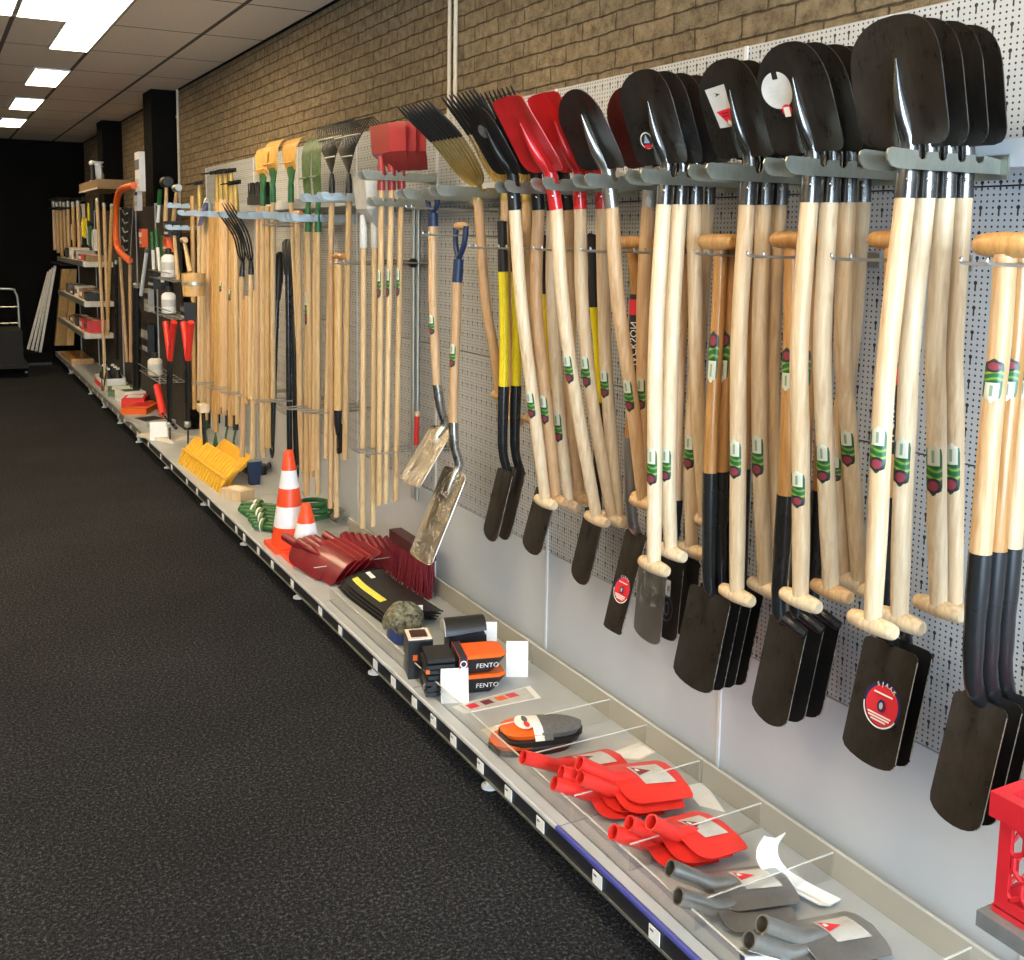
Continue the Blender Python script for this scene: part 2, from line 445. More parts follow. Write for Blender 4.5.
for x in (WINX, .1, 1.7): w.bbox((x, Y0 - .12, .25), (x + .05, Y0 - .05, 2.85))
w.bbox((WINX, Y0 - .12, .25), (1.75, Y0 - .05, .3)).bbox((WINX, Y0 - .12, 2.8), (1.75, Y0 - .05, 2.85))
struct('window_1', w, 'white_metal')
# dark pillars on the brick wall
for k, (ya, yb) in enumerate(((9.90, 10.30), (12.93, 13.35))):
    o = struct('trim_%d' % (k + 1), MB().bbox((1.775, ya, 0), (BRICKX, yb, CEIL)), 'pillar_dark')
o = struct('trim_3', MB().bbox((BRICKX - .012, Y0, CEIL - .012), (BRICKX, BACKY, CEIL)), 'pillar_dark')

def pipe(x, ya, z0, z1, r, label):
    t = thing('conduit_pipe', label, 'pipe', (x, ya, z0), 'thin conduits on the brick')
    MB().tube([(x, ya, z0), (x, ya, z1)], r, 10).build('pipe', 'pipe_beige', t)
    b = MB()
    for z in (z1 - .25,): b.tube([(x, ya, z), (x, ya, z + .02)], r * 1.45, 10).bbox((x, ya - r * .8, z), (BRICKX, ya + r * .8, z + .02))
    b.build('clip', 'pipe_beige', t)
pa, pb = P(449.5, 50, X=BRICKX - .012), P(455.5, 50, X=BRICKX - .012)
pipe(BRICKX - .012, pa.y, 2.05, CEIL, .009, 'thin beige conduit on the brick above the golden forks, nearer the dark pillars')
pipe(BRICKX - .012, pb.y, 2.05, CEIL, .009, 'thin beige conduit on the brick above the golden forks, nearer the shovels')
pc = P(178.5, 140, X=BRICKX - .012)
pipe(BRICKX - .012, pc.y, 2.0, CEIL, .012, 'thin beige conduit close beside the nearer dark pillar')

# LED panels in the ceiling
def lamp(xa, xb, ya, yb, label):
    t = thing('ceiling_light', label, 'ceiling light', ((xa + xb) / 2, (ya + yb) / 2, CEIL - .012), 'ceiling light panels')
    MB().bbox((xa, ya, CEIL - .012), (xb, yb, CEIL - .002)).build('diffuser', 'lamp_warm', t, False)
    f = MB()
    for a, b in (((xa - .012, ya - .012), (xb + .012, ya)), ((xa - .012, yb), (xb + .012, yb + .012)), ((xa - .012, ya), (xa, yb)), ((xb, ya), (xb + .012, yb))):
        f.bbox((a[0], a[1], CEIL - .014), (b[0], b[1], CEIL - .001))
    f.build('frame', 'white_metal', t, False)
XR = 1.03; XL = .79
lamp(.515, XR, 5.98, 7.02, 'wide glowing ceiling panel, nearest in the main row')
lamp(XL, XR, 7.06, 8.10, 'glowing narrow ceiling panel touching the wide one')
lamp(XL, XR, 9.16, 10.18, 'glowing narrow ceiling panel one gap beyond the wide one')
lamp(XL, XR, 11.24, 12.26, 'glowing narrow ceiling panel, next to last before the dark end wall')
lamp(XL, XR, 13.32, 14.34, 'glowing narrow ceiling panel closest to the dark end wall')
lamp(-.03, .485, 5.98, 7.02, 'wide glowing ceiling panel across the seam from the nearest one')
for i, xa in enumerate((.515, -1.7, -3.6)):
    for j, ya in enumerate((2.86, .78)):
        lamp(xa, xa + .515, ya, ya + 1.02, 'glowing panel over the near floor, ' + ORD[i] + ' from the tool wall, ' + ['farther from', 'nearer'][j] + ' the window')
for i, xa in enumerate((-1.7, -3.6)):
    for j, ya in enumerate((5.98, 9.1, 12.2)):
        lamp(xa, xa + .515, ya, ya + 1.02, 'glowing far aisle panel, ' + ORD[j] + ' along the ' + ['nearer', 'farther'][i] + ' row')

RAILX = 1.874
# ---------------------------------------------------------------- display wall, one bay per metre
BAYS = [(-.7 + k, .3 + k) for k in range(0, 9)]                # perforated bays up to Y = 8.3
BAYS = [(a + 0.0, b + 0.0) for a, b in BAYS]
hang = ['by the nearest narrow black spades', 'behind the nearest broad black shovels', 'behind the shiny foil-wrapped spade', 'behind the red square shovels', 'behind the wide aluminium shovels',
        'behind the two traffic cones', 'behind the orange leaf rakes', 'behind the black fork', 'behind the axes and red loppers']
tagpx = [(654, 933), (597, 878), (540, 823), (508, 796), (480, 768), (453, 743), (433, 722), (414, 704), (393, 684), (375, 667), (340, 634), (320, 614), (292, 588), (272, 569), (258, 556)]
tagy = [P(px, py, X=FRONTX - .004).y for px, py in tagpx] + [5.55, 5.72, 6.02, 6.38, 6.7, 7.0, 7.5, 7.9, 8.4, 9.2, 9.8, 10.6, 11.5]
tagy += [tagy[0] - .28, tagy[0] - .6]
def base_unit(t, ya, yb, far=False):
    """base shelf, price rail and tags, levelling feet"""
    MB().bbox((FRONTX + .012, ya + .002, SHELF - .03), (WALLX - .002, yb - .002, SHELF)).build('base_shelf', 'shelf_grey', t, False)
    MB().bbox((FRONTX + .0, ya, SHELF - .055), (FRONTX + .012, yb, SHELF - .012)).build('price_rail', 'rail_black', t, False)
    MB().tube([(FRONTX + .004, ya, SHELF - .004), (FRONTX + .004, yb, SHELF - .004)], .0085, 8).build('rail_lip', 'rail_blue' if ya < 2.2 else 'shelf_grey', t)
    MB().bbox((FRONTX - .003, ya, SHELF - .062), (FRONTX + .012, yb, SHELF - .055)).build('rail_edge', 'zinc', t, False)
    rail = [c for c in t.children][1]
    for y in tagy:
        if ya <= y < yb:
            h = .0225
            p = MB().box((FRONTX - .003, y, SHELF - .034), (.002, .042, .036)).build('price_tag', 'card_white', t, False)
            if y < 3.2: MB().bbox((FRONTX - .0046, y + .002, SHELF - .029), (FRONTX - .0042, y + .016, SHELF - .024)).build('print', 'grey_foam', p, False)
    for y in ((ya + yb) / 2 + .02,):
        f = MB().bbox((FRONTX + .05, y - .035, .045), (FRONTX + .09, y + .035, SHELF - .03)).build('foot', 'white_metal', t, False)
        MB().lathe((FRONTX + .07, y, 0), [(.028, .001), (.028, .008), (.012, .014), (.012, .05)], 14).build('foot_pad', 'white_plastic', f)
for k, (ya, yb) in enumerate(BAYS):
    yb = 8.72 if k == 8 else yb
    t = thing('display_bay', 'light grey perforated display bay with a low base shelf ' + hang[k], 'display wall', (WALLX, ya, 0), 'perforated display bays')
    MB().bbox((WALLX, ya + .003, 1.945), (BRICKX, yb - .003, 2.262)).build('pegboard', 'pegboard', t, False)
    MB().bbox((WALLX, ya + .003, 1.862), (BRICKX, yb - .003, 1.893)).build('pegboard', 'pegboard', t, False)
    for za, zb in ((1.262, 1.858), (.585, 1.258)):
        MB().bbox((WALLX, ya + .003, za), (BRICKX, yb - .003, zb)).build('pegboard', 'pegboard', t, False)
    MB().bbox((WALLX - .001, ya + .003, .1), (BRICKX, yb - .003, .581)).build('kick_panel', 'panel_grey', t, False)
    MB().bbox((RAILX, ya, 1.890), (WALLX, yb, 1.945)).build('cross_rail', 'panel_grey', t, False)
    MB().bbox((WALLX - .006, yb - .012, .05), (BRICKX, yb - .0005, 2.262)).build('upright', 'white_metal', t, False)
    base_unit(t, ya, yb)
# clear upstand with painted reflection along the back of the base shelf, clear upstand along the front, clear dividers
def riser(ya, yb, label):
    t = thing('back_riser', label, 'shelf riser', (WALLX - .05, ya, SHELF), 'clear risers at the back of the base shelf')
    MB().bbox((WALLX - .055, ya, SHELF), (WALLX - .050, yb, SHELF + .075)).build('panel', 'riser_reflection', t, False)
    MB().bbox((WALLX - .056, ya, SHELF + .075), (WALLX - .049, yb, SHELF + .078)).build('rim', 'acrylic_edge', t, False)
for ya, yb, wd in ((.6, 1.297, 'under the nearest narrow spades'), (1.303, 2.297, 'under the broad black shovels'), (2.303, 3.297, 'behind the knee pads'), (3.303, 4.297, 'behind the black shovel blades'), (4.303, 5.297, 'behind the dark red scoop heads')):
    riser(ya, yb, 'low clear riser strip at the back of the shelf ' + wd)
def front(ya, yb, label):
    t = thing('front_riser', label, 'shelf riser', (FRONTX + .045, ya, SHELF), 'clear risers along the front of the base shelf')
    MB().bbox((FRONTX + .044, ya, SHELF), (FRONTX + .048, yb, SHELF + .06)).build('panel', 'acrylic', t, False)
    MB().bbox((FRONTX + .0435, ya, SHELF + .06), (FRONTX + .0485, yb, SHELF + .062)).build('rim', 'acrylic_edge', t, False)
for ya, yb, wd in ((.6, 1.297, 'by the nearest steel shovel heads'), (1.303, 2.297, 'before the red shovel heads'), (2.303, 3.297, 'before the knee pads'), (3.303, 4.297, 'before the black shovel blades')):
    front(ya, yb, 'low clear acrylic strip along the shelf front ' + wd)
divpx = [((835, 958), 'between the nearest steel heads and the frame edge'), ((702, 917), 'between the two lots of steel shovel heads'), ((636, 860), 'between steel and red shovel heads'), ((580, 817), 'between the two lots of red shovel heads'),
         ((533, 774), 'between red shovel heads and knee pads'), ((500, 748), 'beside the orange knee pads'), ((318, 578), 'between dark red scoops and black blades')]
for (px, py), wd in divpx:
    p = P(px, py, Z=SHELF + .07)
    y = P(px, py, X=FRONTX + .08).y
    t = thing('shelf_divider', 'thin clear acrylic divider across the shelf ' + wd, 'divider', (FRONTX + .06, y, SHELF), 'clear shelf dividers')
    MB().bbox((FRONTX + .06, y - .0015, SHELF), (WALLX - .06, y + .0015, SHELF + .07)).build('panel', 'acrylic', t, False)
    MB().bbox((FRONTX + .06, y - .0018, SHELF + .07), (WALLX - .06, y + .0018, SHELF + .0725)).build('rim', 'acrylic_edge', t, False)

plain('back_dark', (.035, .030, .024), .7)
# beyond the perforated bays: slatted back, base shelf running on to the end wall
for k, (ya, yb) in enumerate(((8.72, 9.72), (9.72, 10.72), (10.72, 11.72), (11.72, 13.6), (13.6, 15.3))):
    t = thing('shelf_bay', 'dark far display bay with a low base shelf, ' + ['below the red-handled loppers', 'below the orange bow saw', 'nearest the stepped shelves', 'carrying the stepped shelves', 'last one before the dark end wall'][k], 'display wall', (1.76, ya, 0), 'far display bays')
    MB().bbox((1.755, ya + .003, .1), (1.772, yb - .003, 1.98)).build('back_panel', 'back_dark', t, False)
    MB().bbox((1.745, yb - .018, .05), (1.772, yb - .0005, 2.0)).build('upright', 'shelf_grey', t, False)
    MB().bbox((FRONTX + .012, ya + .002, SHELF - .03), (1.755, yb - .002, SHELF)).build('base_shelf', 'shelf_grey', t, False)
    MB().bbox((FRONTX, ya, SHELF - .055), (FRONTX + .012, yb, SHELF + .004)).build('price_rail', 'zinc', t, False)
    rl = [c for c in t.children][-1]
    for q in range(3):
        y = ya + (q + .5) * (yb - ya) / 3; MB().box((FRONTX - .003, y, SHELF - .03), (.002, .05, .034)).build('price_tag', 'card_white', t, False)
    f = MB().bbox((FRONTX + .03, ya + .4, .045), (FRONTX + .07, ya + .46, SHELF - .03)).build('foot', 'white_metal', t, False)
    MB().lathe((FRONTX + .05, ya + .43, 0), [(.028, .001), (.028, .008), (.012, .014), (.012, .05)], 12).build('foot_pad', 'white_plastic', f)
# ================================================================ hanging tools
WY = Vector((0, 1, 0))
def blade_rows(base, d, W, L, nrm, rs=.03, rt=.1, pt=2.2, dish=.02, ridge=.012, rw=.022, rl=.7, taper=0., bend=0., nu=15, nv=17, wax=WY, wtop=1., fold=0.):
    """rows of points of a dished blade that starts at base and runs along d; nrm points at the bulging side"""
    rows = []
    tt = [0, .02, .05, .09, .14, .2, .3, .42, .54, .66, .76, .84, .9, .945, .975, .993, 1.]
    for t in tt:
        y = t * L; hw = W / 2 * (1 + (wtop - 1) * t)
        if rs > 0 and y < rs: hw -= rs - sqrt(max(0, rs * rs - (rs - y) ** 2))
        if rt > 0 and y > L - rt:
            q = (y - (L - rt)) / rt; hw *= max(.02, (1 - q ** pt)) ** (1 / pt) if q < 1 else .02
        row = []
        for j in range(nu):
            s = -1 + 2 * j / (nu - 1); lat = s * hw
            off = -dish * (2 * lat / W) ** 2 - bend * t * t
            if ridge: off += ridge * math.exp(-(lat / (rw * (1 - .5 * t))) ** 2) * max(0, 1 - t / rl) ** .8
            if fold: off -= fold * max(0, abs(s) - .8) / .2
            row.append(base + d * y + wax * lat + nrm * off)
        rows.append(row)
    return rows

def face_normal(d, toward=Vector((-1, 0, 0))):
    n = WY.cross(d).normalized()
    return n if n.dot(toward) > 0 else -n

def sticker_on(path, rad, a, b, parent, mat='sticker_down', face=Vector((-1, -.35, 0)), half=.9, label=None):
    """curved paper label lying on a handle between two fractions of its path"""
    k = 10; m = 8; mb = MB(); L = len(path) - 1
    def at(f):
        x = f * L; i = min(int(x), L - 1); return path[i].lerp(path[i + 1], x - i)
    f = face.normalized()
    for i in range(k + 1):
        q = i / k; c = at(a + (b - a) * q)
        T = (at(min(1, a + (b - a) * q + .02)) - at(max(0, a + (b - a) * q - .02))).normalized()
        n = (f - T * f.dot(T)).normalized(); sd = T.cross(n)
        e = min(q, 1 - q) * 5.5; hw = half * (sqrt(max(0, 1 - (1 - e) ** 2)) if e < 1 else 1)
        for j in range(m + 1):
            th = (j / m * 2 - 1) * max(hw, .05)
            mb.v.append(c + (n * cos(th) + sd * sin(th)) * (rad + .0007)); mb.uv[len(mb.v) - 1] = (.5 + th / half / 2, 1 - q)
    for i in range(k):
        for j in range(m):
            x = i * (m + 1) + j; mb.f.append([x, x + 1, x + m + 2, x + m + 1])
    return mb.build('sticker', mat, parent)

def grip_bar(c, r, half, parent, mat, axis=WY, name='grip'):
    pr = [(r * .62, -half), (r * .80, -half + .004), (r * .97, -half * .6), (r * 1.08, 0), (r * .97, half * .6), (r * .80, half - .004), (r * .62, half)]
    return MB().lathe(c, pr, 14, axis).build(name, mat, parent)

def bat(name, label, Y, wood_px, neck_px, blade, top_px, W, mats, group=None, r=.0195, grip=True, stick=(.50, .72), cat='shovel', L=None, socket_len=None, blade_kw={}, gl=.058, dY=0., blade_thick=.0022):
    """a tool hung head up by its neck: wood_px = handle points from the socket down, neck_px = where the blade begins, top_px = its tip"""
    Y = Y + dY
    hp = [P(x, y, Y=Y) for x, y in wood_px]
    nk = P(*neck_px, Y=Y); tp = P(*top_px, Y=Y)
    hp[0].y = Y
    d = (tp - nk); LL = d.length if L is None else L; d.normalize()
    root = thing(name, label, cat, hp[-1] if not grip else hp[-1], group)
    path = smoothpath(hp, 16)
    MB().tube(path, [r] * 2 + [r * 1.03] * (len(path) - 5) + [r, r * .96, r * .92], 14).build('handle', mats[0], root)
    if grip: grip_bar(hp[-1], r * .98, gl, root, mats[3] if len(mats) > 3 else mats[0])
    n = face_normal(d)
    so = hp[0] + (hp[0] - path[1]).normalized() * -.012
    sk = MB().tube(smoothpath([so, hp[0].lerp(nk, .45), nk, nk + d * .05 + n * .010, nk + d * .10 + n * .012, nk + d * .16 + n * .007], 15), [r * q for q in (1.07, 1.07, 1.06, 1.04, 1.02, 1., .96, .9, .84, .78, .70, .60, .48, .34, .22, .08)], 14)
    sk.build('socket', mats[1], root)
    rv = hp[0].lerp(nk, .25)
    MB().lathe(rv + Vector((-r * .72, -r * .78, 0)), [(.0035, 0), (.0035, .003), (.001, .0045)], 8, (-.7, -.7, 0)).build('rivet', 'bright_steel', [c for c in root.children if c.name.startswith('socket')][0])
    kw = dict(rs=.03, rt=.10, dish=-.015, ridge=.019, rw=.019, rl=.85); kw.update(blade_kw)
    rows = blade_rows(nk - d * .004, d, W, LL, n, **kw)
    bl = MB().sheet(rows, blade_thick, n).build('blade', mats[2], root, True, 50)
    if stick: sticker_on(path, r * 1.03, stick[0], stick[1], root)
    root['_n'] = 0; del root['_n']
    info = dict(root=root, blade=bl, nk=nk, d=d, n=n, L=LL, W=W, kw=kw, rows=rows, path=path)
    return info

def on_blade(I, t, lat, lift=.0012):
    """place on the bulging side of a blade: t along it, lat across (metres)"""
    k = I['kw']; off = -k['dish'] * (2 * lat / I['W']) ** 2
    rw = k.get('rw', .022)
    off += k['ridge'] * math.exp(-(lat / (rw * (1 - .5 * t))) ** 2) * max(0, 1 - t / k.get('rl', .7)) ** .8 - k.get('bend', 0.) * t * t
    return I['nk'] - I['d'] * .004 + I['d'] * (t * I['L']) + WY * lat + I['n'] * (off + lift)
def decal(I, pts, name, mat, parent=None, lift=.0012):
    """a closed flat shape laid over the blade surface, finely cut so that it follows it; pts in (t, lat)"""
    pts = densify(pts); n = len(pts); c = (sum(p[0] for p in pts) / n, sum(p[1] for p in pts) / n)
    mb = MB(); rings = 5
    mb.v.append(on_blade(I, c[0], c[1], lift))
    for k in range(1, rings + 1):
        for p in pts: mb.v.append(on_blade(I, c[0] + (p[0] - c[0]) * k / rings, c[1] + (p[1] - c[1]) * k / rings, lift))
    for j in range(n): mb.f.append([0, 1 + j, 1 + (j + 1) % n])
    for k in range(rings - 1):
        for j in range(n):
            a = 1 + k * n; b = 1 + (k + 1) * n
            mb.f.append([a + j, b + j, b + (j + 1) % n, a + (j + 1) % n])
    return mb.build(name, mat, parent or I['blade'], False)
def oval(I, t, lat, r, n=26): return [(t + r * sin(2 * pi * k / n) / I['L'], lat + r * cos(2 * pi * k / n)) for k in range(n)]

def arm(Y, z, slots, label, tipx=1.553, endx=RAILX - .001, mat='arm_steel', gap=.033, group='notched steel arms for hanging shovels'):
    """two parallel notched plates standing out from the wall"""
    root = thing('hanging_arm', label, 'hanging arm', (endx, Y, z), group)
    for s in (-1, 1):
        y = Y + s * gap
        prof = [(endx, z - .034), (endx, z - .006)]
        for x in sorted(slots, reverse=True):
            if x + .022 < endx - .005:
                prof += [(x + .020, z), (x + .013, z - .001), (x + .011, z - .011), (x + .004, z - .015), (x - .004, z - .015), (x - .010, z - .010), (x - .012, z + .001)]
        prof += [(tipx + .014, z + .004), (tipx + .004, z + .001), (tipx, z - .008), (tipx + .002, z - .020), (tipx + .012, z - .030), (tipx + .03, z - .034)]
        MB().prism([(x, y - .002, zz) for x, zz in prof], (0, .004, 0)).build('plate', mat, root, False)
    MB().bbox((endx - .004, Y - gap - .02, z - .045), (endx + .002, Y + gap + .02, z + .004)).build('back_plate', mat, root, False)
    return root

def wire_hook(Y, z, x0, label, x1=WALLX, gap=.026, r=.0032, mat='wire', up=.012, group='double wire hooks'):
    root = thing('wire_hook', label, 'wire hook', (x1, Y, z), group)
    for s in (-1, 1):
        y = Y + s * gap
        MB().tube(smoothpath([(x1, y, z - .004), ((x0 + x1) / 2, y, z), (x0 + .02, y, z + .001), (x0, y, z + up)], 12), r, 8).build('prong', mat, root)
    MB().bbox((x1 - .004, Y - gap - .014, z - .022), (x1, Y + gap + .014, z + .012)).build('back_plate', mat, root, False)
    return root

# ---------------------------------------------------------------- upper row: shovels hung head up
AY = {k: y * .944 for k, y in dict(a=1.53, b=1.81, c=2.08, d=2.35, e=2.62, f=2.86, g=3.10, h=3.345).items()}
AZ = 1.910
ASH_BLACK = ('ash', 'socket_steel', 'blade_steel')
made = {}
def row(key, Y, specs, front, W, mats, n_label, group, **kw):
    out = []
    for k, sp in enumerate(specs):
        wood, neck, top = sp[:3]; lab = sp[3]
        e = dict(kw); e.update(sp[4] if len(sp) > 4 else {})
        m = e.pop('mats', mats); w_ = e.pop('W', W)
        out.append(bat('long_handled_shovel', lab, Y, wood, neck, None, top, w_, m, group, **e))
    made[key] = out
    return out

# nearest arm: four broad black shovels
row('a', AY['a'], [
    ([(905.6, 192), (889, 340), (882.5, 420), (878, 520), (872.5, 624)], (909, 143), (893, 13), 'broad plain black shovel, outermost of the nearest row and seen full face', dict(stick=(.514, .632))),
    ([(926, 192), (910.8, 340), (906.7, 420), (902, 520), (899.5, 620)], (928, 145), (915, 17), 'broad black shovel second from the aisle in the nearest row, only its edge showing', dict(stick=(.544, .664))),
    ([(945.5, 192), (935.8, 340), (936.5, 420), (937, 520), (938.5, 608)], (947, 145), (936, 20), 'broad black shovel third from the aisle in the nearest row', dict(stick=(.558, .683))),
    ([(963, 192), (953.5, 340), (954.5, 420), (954, 520), (953.5, 610)], (965, 145), (956, 24), 'broad black shovel closest to the perforated panel in the nearest row', dict(stick=(.555, .68)))],
    None, .212, ASH_BLACK, '', 'broad black shovels in the nearest row', blade_kw=dict(rt=.10, pt=2.5, rs=.035))
row('b', AY['b'], [
    ([(809.8, 197), (799.4, 340), (800.5, 437), (801, 520), (800.5, 600)], (813, 150), (786, 40), 'black shovel with a round grey sticker on its blade, outermost in the second row', dict(stick=(.593, .707))),
    ([(829.6, 197), (822.3, 340), (825, 440), (828, 520), (831.5, 591)], (832, 150), (806, 41), 'black shovel directly behind the round-stickered one', dict(stick=(.504, .623), mats=('ash', 'socket_steel', 'blade_steel', 'beech'))),
    ([(847.3, 197), (843.1, 340), (848, 420), (854, 500), (860, 588)], (849, 150), (826, 43), 'black shovel third from the aisle in the second row, its handle bowed towards the panel', dict(stick=(.524, .64))),
    ([(861.9, 197), (852, 340), (838, 440), (838, 500), (843, 578)], (863, 151), (842, 45), 'black shovel closest to the panel in the second row', dict(dY=.045, stick=(.551, .667)))],
    None, .21, ASH_BLACK, '', 'black shovels in the second row', blade_kw=dict(rt=.11, pt=2.3))
row('c', AY['c'], [
    ([(747.3, 200), (739, 340), (738, 480), (736.8, 595)], (750, 155), (723, 57), 'black shovel with a grey sticker and red triangle, outermost in the third row', dict(stick=(.562, .66))),
    ([(764, 200), (759.8, 340), (760.6, 480), (765.5, 588)], (766, 156), (741, 59), 'black shovel directly behind the one with the red triangle', dict(stick=(.55, .655))),
    ([(779.6, 200), (772.3, 340), (773, 480), (775.5, 582)], (781, 156), (758, 61), 'black shovel closest to the panel in the third row', dict(stick=None))],
    None, .21, ASH_BLACK, '', 'black shovels in the third row', blade_kw=dict(rt=.10, pt=2.3))
row('d', AY['d'], [
    ([(664, 200), (655.8, 340), (654.7, 480), (654, 566)], (667, 162), (641, 68), 'black shovel with a small round blue and red sticker, outermost in the fourth row', dict(stick=(.575, .68))),
    ([(679.8, 200), (671.5, 340), (668.5, 480), (671, 552)], (682, 162), (658, 70), 'black shovel directly behind the one with the small blue and red sticker', dict(stick=(.574, .668))),
    ([(694.4, 200), (695.5, 300), (698, 400), (705, 520)], (696, 162), (674, 72), 'black shovel third from the aisle in the fourth row, handle leaning towards the panel', dict(stick=None)),
    ([(707.9, 200), (700, 320), (692, 442), (691.5, 550)], (709, 162), (689, 74), 'black shovel closest to the panel in the fourth row', dict(dY=.042, stick=(.642, .746)))],
    None, .215, ASH_BLACK, '', 'black shovels in the fourth row', blade_kw=dict(rt=.09, pt=2.4))
row('e', AY['e'], [
    ([(611.5, 203), (618, 300), (632, 400), (643.5, 503)], (607, 167), (572, 88), 'dark steel shovel on a bowed handle, between red shovels and maroon blade', dict(stick=(.592, .70), mats=('beech', 'worn_steel', 'blade_steel'))),
    ([(648.5, 203), (643.5, 300), (643.4, 400), (645, 500)], (652, 165), (623, 85), 'maroon shovel half hidden behind the blue-and-red-stickered black one', dict(stick=(.586, .70), mats=('beech', 'worn_steel', 'maroon_paint')))],
    None, .225, ASH_BLACK, '', 'odd shovels in the fifth row', blade_kw=dict(rt=.10, pt=2.0))
row('f', AY['f'], [
    ([(556, 205), (562.5, 300), (576, 400), (597, 519)], (549, 170), (507, 95), 'bright red square-cut shovel, outermost of the red ones', dict(stick=(.513, .611))),
    ([(580.2, 205), (582, 300), (592, 400), (612.5, 519)], (579, 170), (543, 91), 'bright red square-cut shovel, second of the red ones', dict(stick=(.519, .624))),
    ([(602, 205), (603.8, 300), (608, 400), (619, 520)], (602, 172), (570, 93), 'red shovel mostly hidden by the dark steel one beside it', dict(stick=(.568, .657)))],
    None, .225, ('ash', 'red_paint', 'red_paint'), '', 'red square-cut shovels', blade_kw=dict(rt=.015, pt=3., rs=.05, wtop=.80))
row('g', AY['g'], [
    ([(514.6, 206), (521, 300), (533, 400), (545.5, 502)], (512, 172), (476, 106), 'narrow black shovel with a round dark sticker, next to the golden forks', dict(stick=(.632, .723))),
    ([(538.7, 206), (536.3, 300), (546, 400), (556, 499)], (535, 172), (502, 110), 'narrow black shovel behind the one with the round dark sticker', dict(stick=(.645, .744), mats=('beech', 'blade_black', 'blade_black'))),
    ([(553, 206), (552, 300), (560, 420), (569, 504)], (548, 172), (520, 113), 'narrow black shovel hidden behind the red ones, third of its row', dict(stick=(.637, .74))),
    ([(567.5, 206), (570, 300), (571, 420), (580, 497)], (563, 172), (536, 115), 'narrow black shovel closest to the panel behind the red ones', dict(stick=None, mats=('beech', 'blade_black', 'blade_black')))],
    None, .18, ('ash', 'blade_black', 'blade_black'), '', 'narrow black shovels', blade_kw=dict(rt=.09, pt=2.0, rs=.04))

# stickers on the blades
I = made['b'][0]; tc = .60; lc = .054
decal(I, oval(I, tc, lc, .040), 'round_sticker', 'sticker_grey')
decal(I, oval(I, tc - .19, lc - .012, .013), 'round_sticker', 'sticker_red', None, .0016)
decal(I, [(tc - .16, lc - .02), (tc - .16, lc - .004), (tc - .25, lc - .004), (tc - .25, lc - .02)], 'print', 'text_white', None, .002)
decal(I, [(tc + .10, lc + .006), (tc + .10, lc - .008), (tc + .17, lc - .008), (tc + .17, lc + .006)], 'print', 'text_black', None, .0016)
for q in (.03, -.01, -.05): decal(I, [(tc + q, lc + .022), (tc + q, lc - .012), (tc + q + .015, lc - .012), (tc + q + .015, lc + .022)], 'print', 'frost_plastic', None, .0016)
I = made['c'][0]
decal(I, [(.74, .082), (.76, .020), (.33, .018), (.33, .068)], 'label', 'sticker_grey')
decal(I, [(.50, .066), (.52, .019), (.33, .032)], 'red_triangle', 'sticker_red', None, .0017)
decal(I, [(.41, .037), (.38, .028), (.34, .031), (.37, .040)], 'print', 'text_white', None, .002)
decal(I, [(.69, .058), (.67, .040), (.65, .058), (.67, .050)], 'print', 'text_black', None, .0017)
for q in (.47, .44): decal(I, [(q, .052), (q + .004, .030), (q + .012, .030), (q + .008, .052)], 'print', 'dark_red', None, .002)
I = made['d'][0]
decal(I, oval(I, .27, .052, .0225), 'round_sticker', 'card_white')
decal(I, oval(I, .27, .052, .019), 'inner_disc', 'text_black', None, .0016)
decal(I, [(.34, .052), (.25, .063), (.24, .042)], 'peak', 'sticker_sky', None, .002)
decal(I, [(.23, .068), (.23, .036), (.185, .041), (.185, .063)], 'inner_band', 'sticker_red', None, .002)
I = made['g'][0]
decal(I, oval(I, .66, .034, .022), 'round_sticker', 'grey_foam')
decal(I, [(.60, .022), (.60, .012), (.50, .012), (.50, .022)], 'print', 'sticker_red', None, .0018)

def slots_of(key): return [i['nk'].lerp(i['path'][0], .35).x for i in made[key]]
arm_names = {'a': 'carrying the nearest broad black shovels', 'b': 'carrying the shovel with the round grey sticker', 'c': 'carrying the shovel with the red triangle', 'd': 'carrying the shovel with the small blue and red sticker',
             'e': 'carrying the dark steel and the maroon shovel', 'f': 'carrying the red square-cut shovels', 'g': 'carrying the narrow black shovels'}
for k, y in AY.items():
    if k in made: arm(y, AZ, slots_of(k), 'grey notched steel arm ' + arm_names[k])

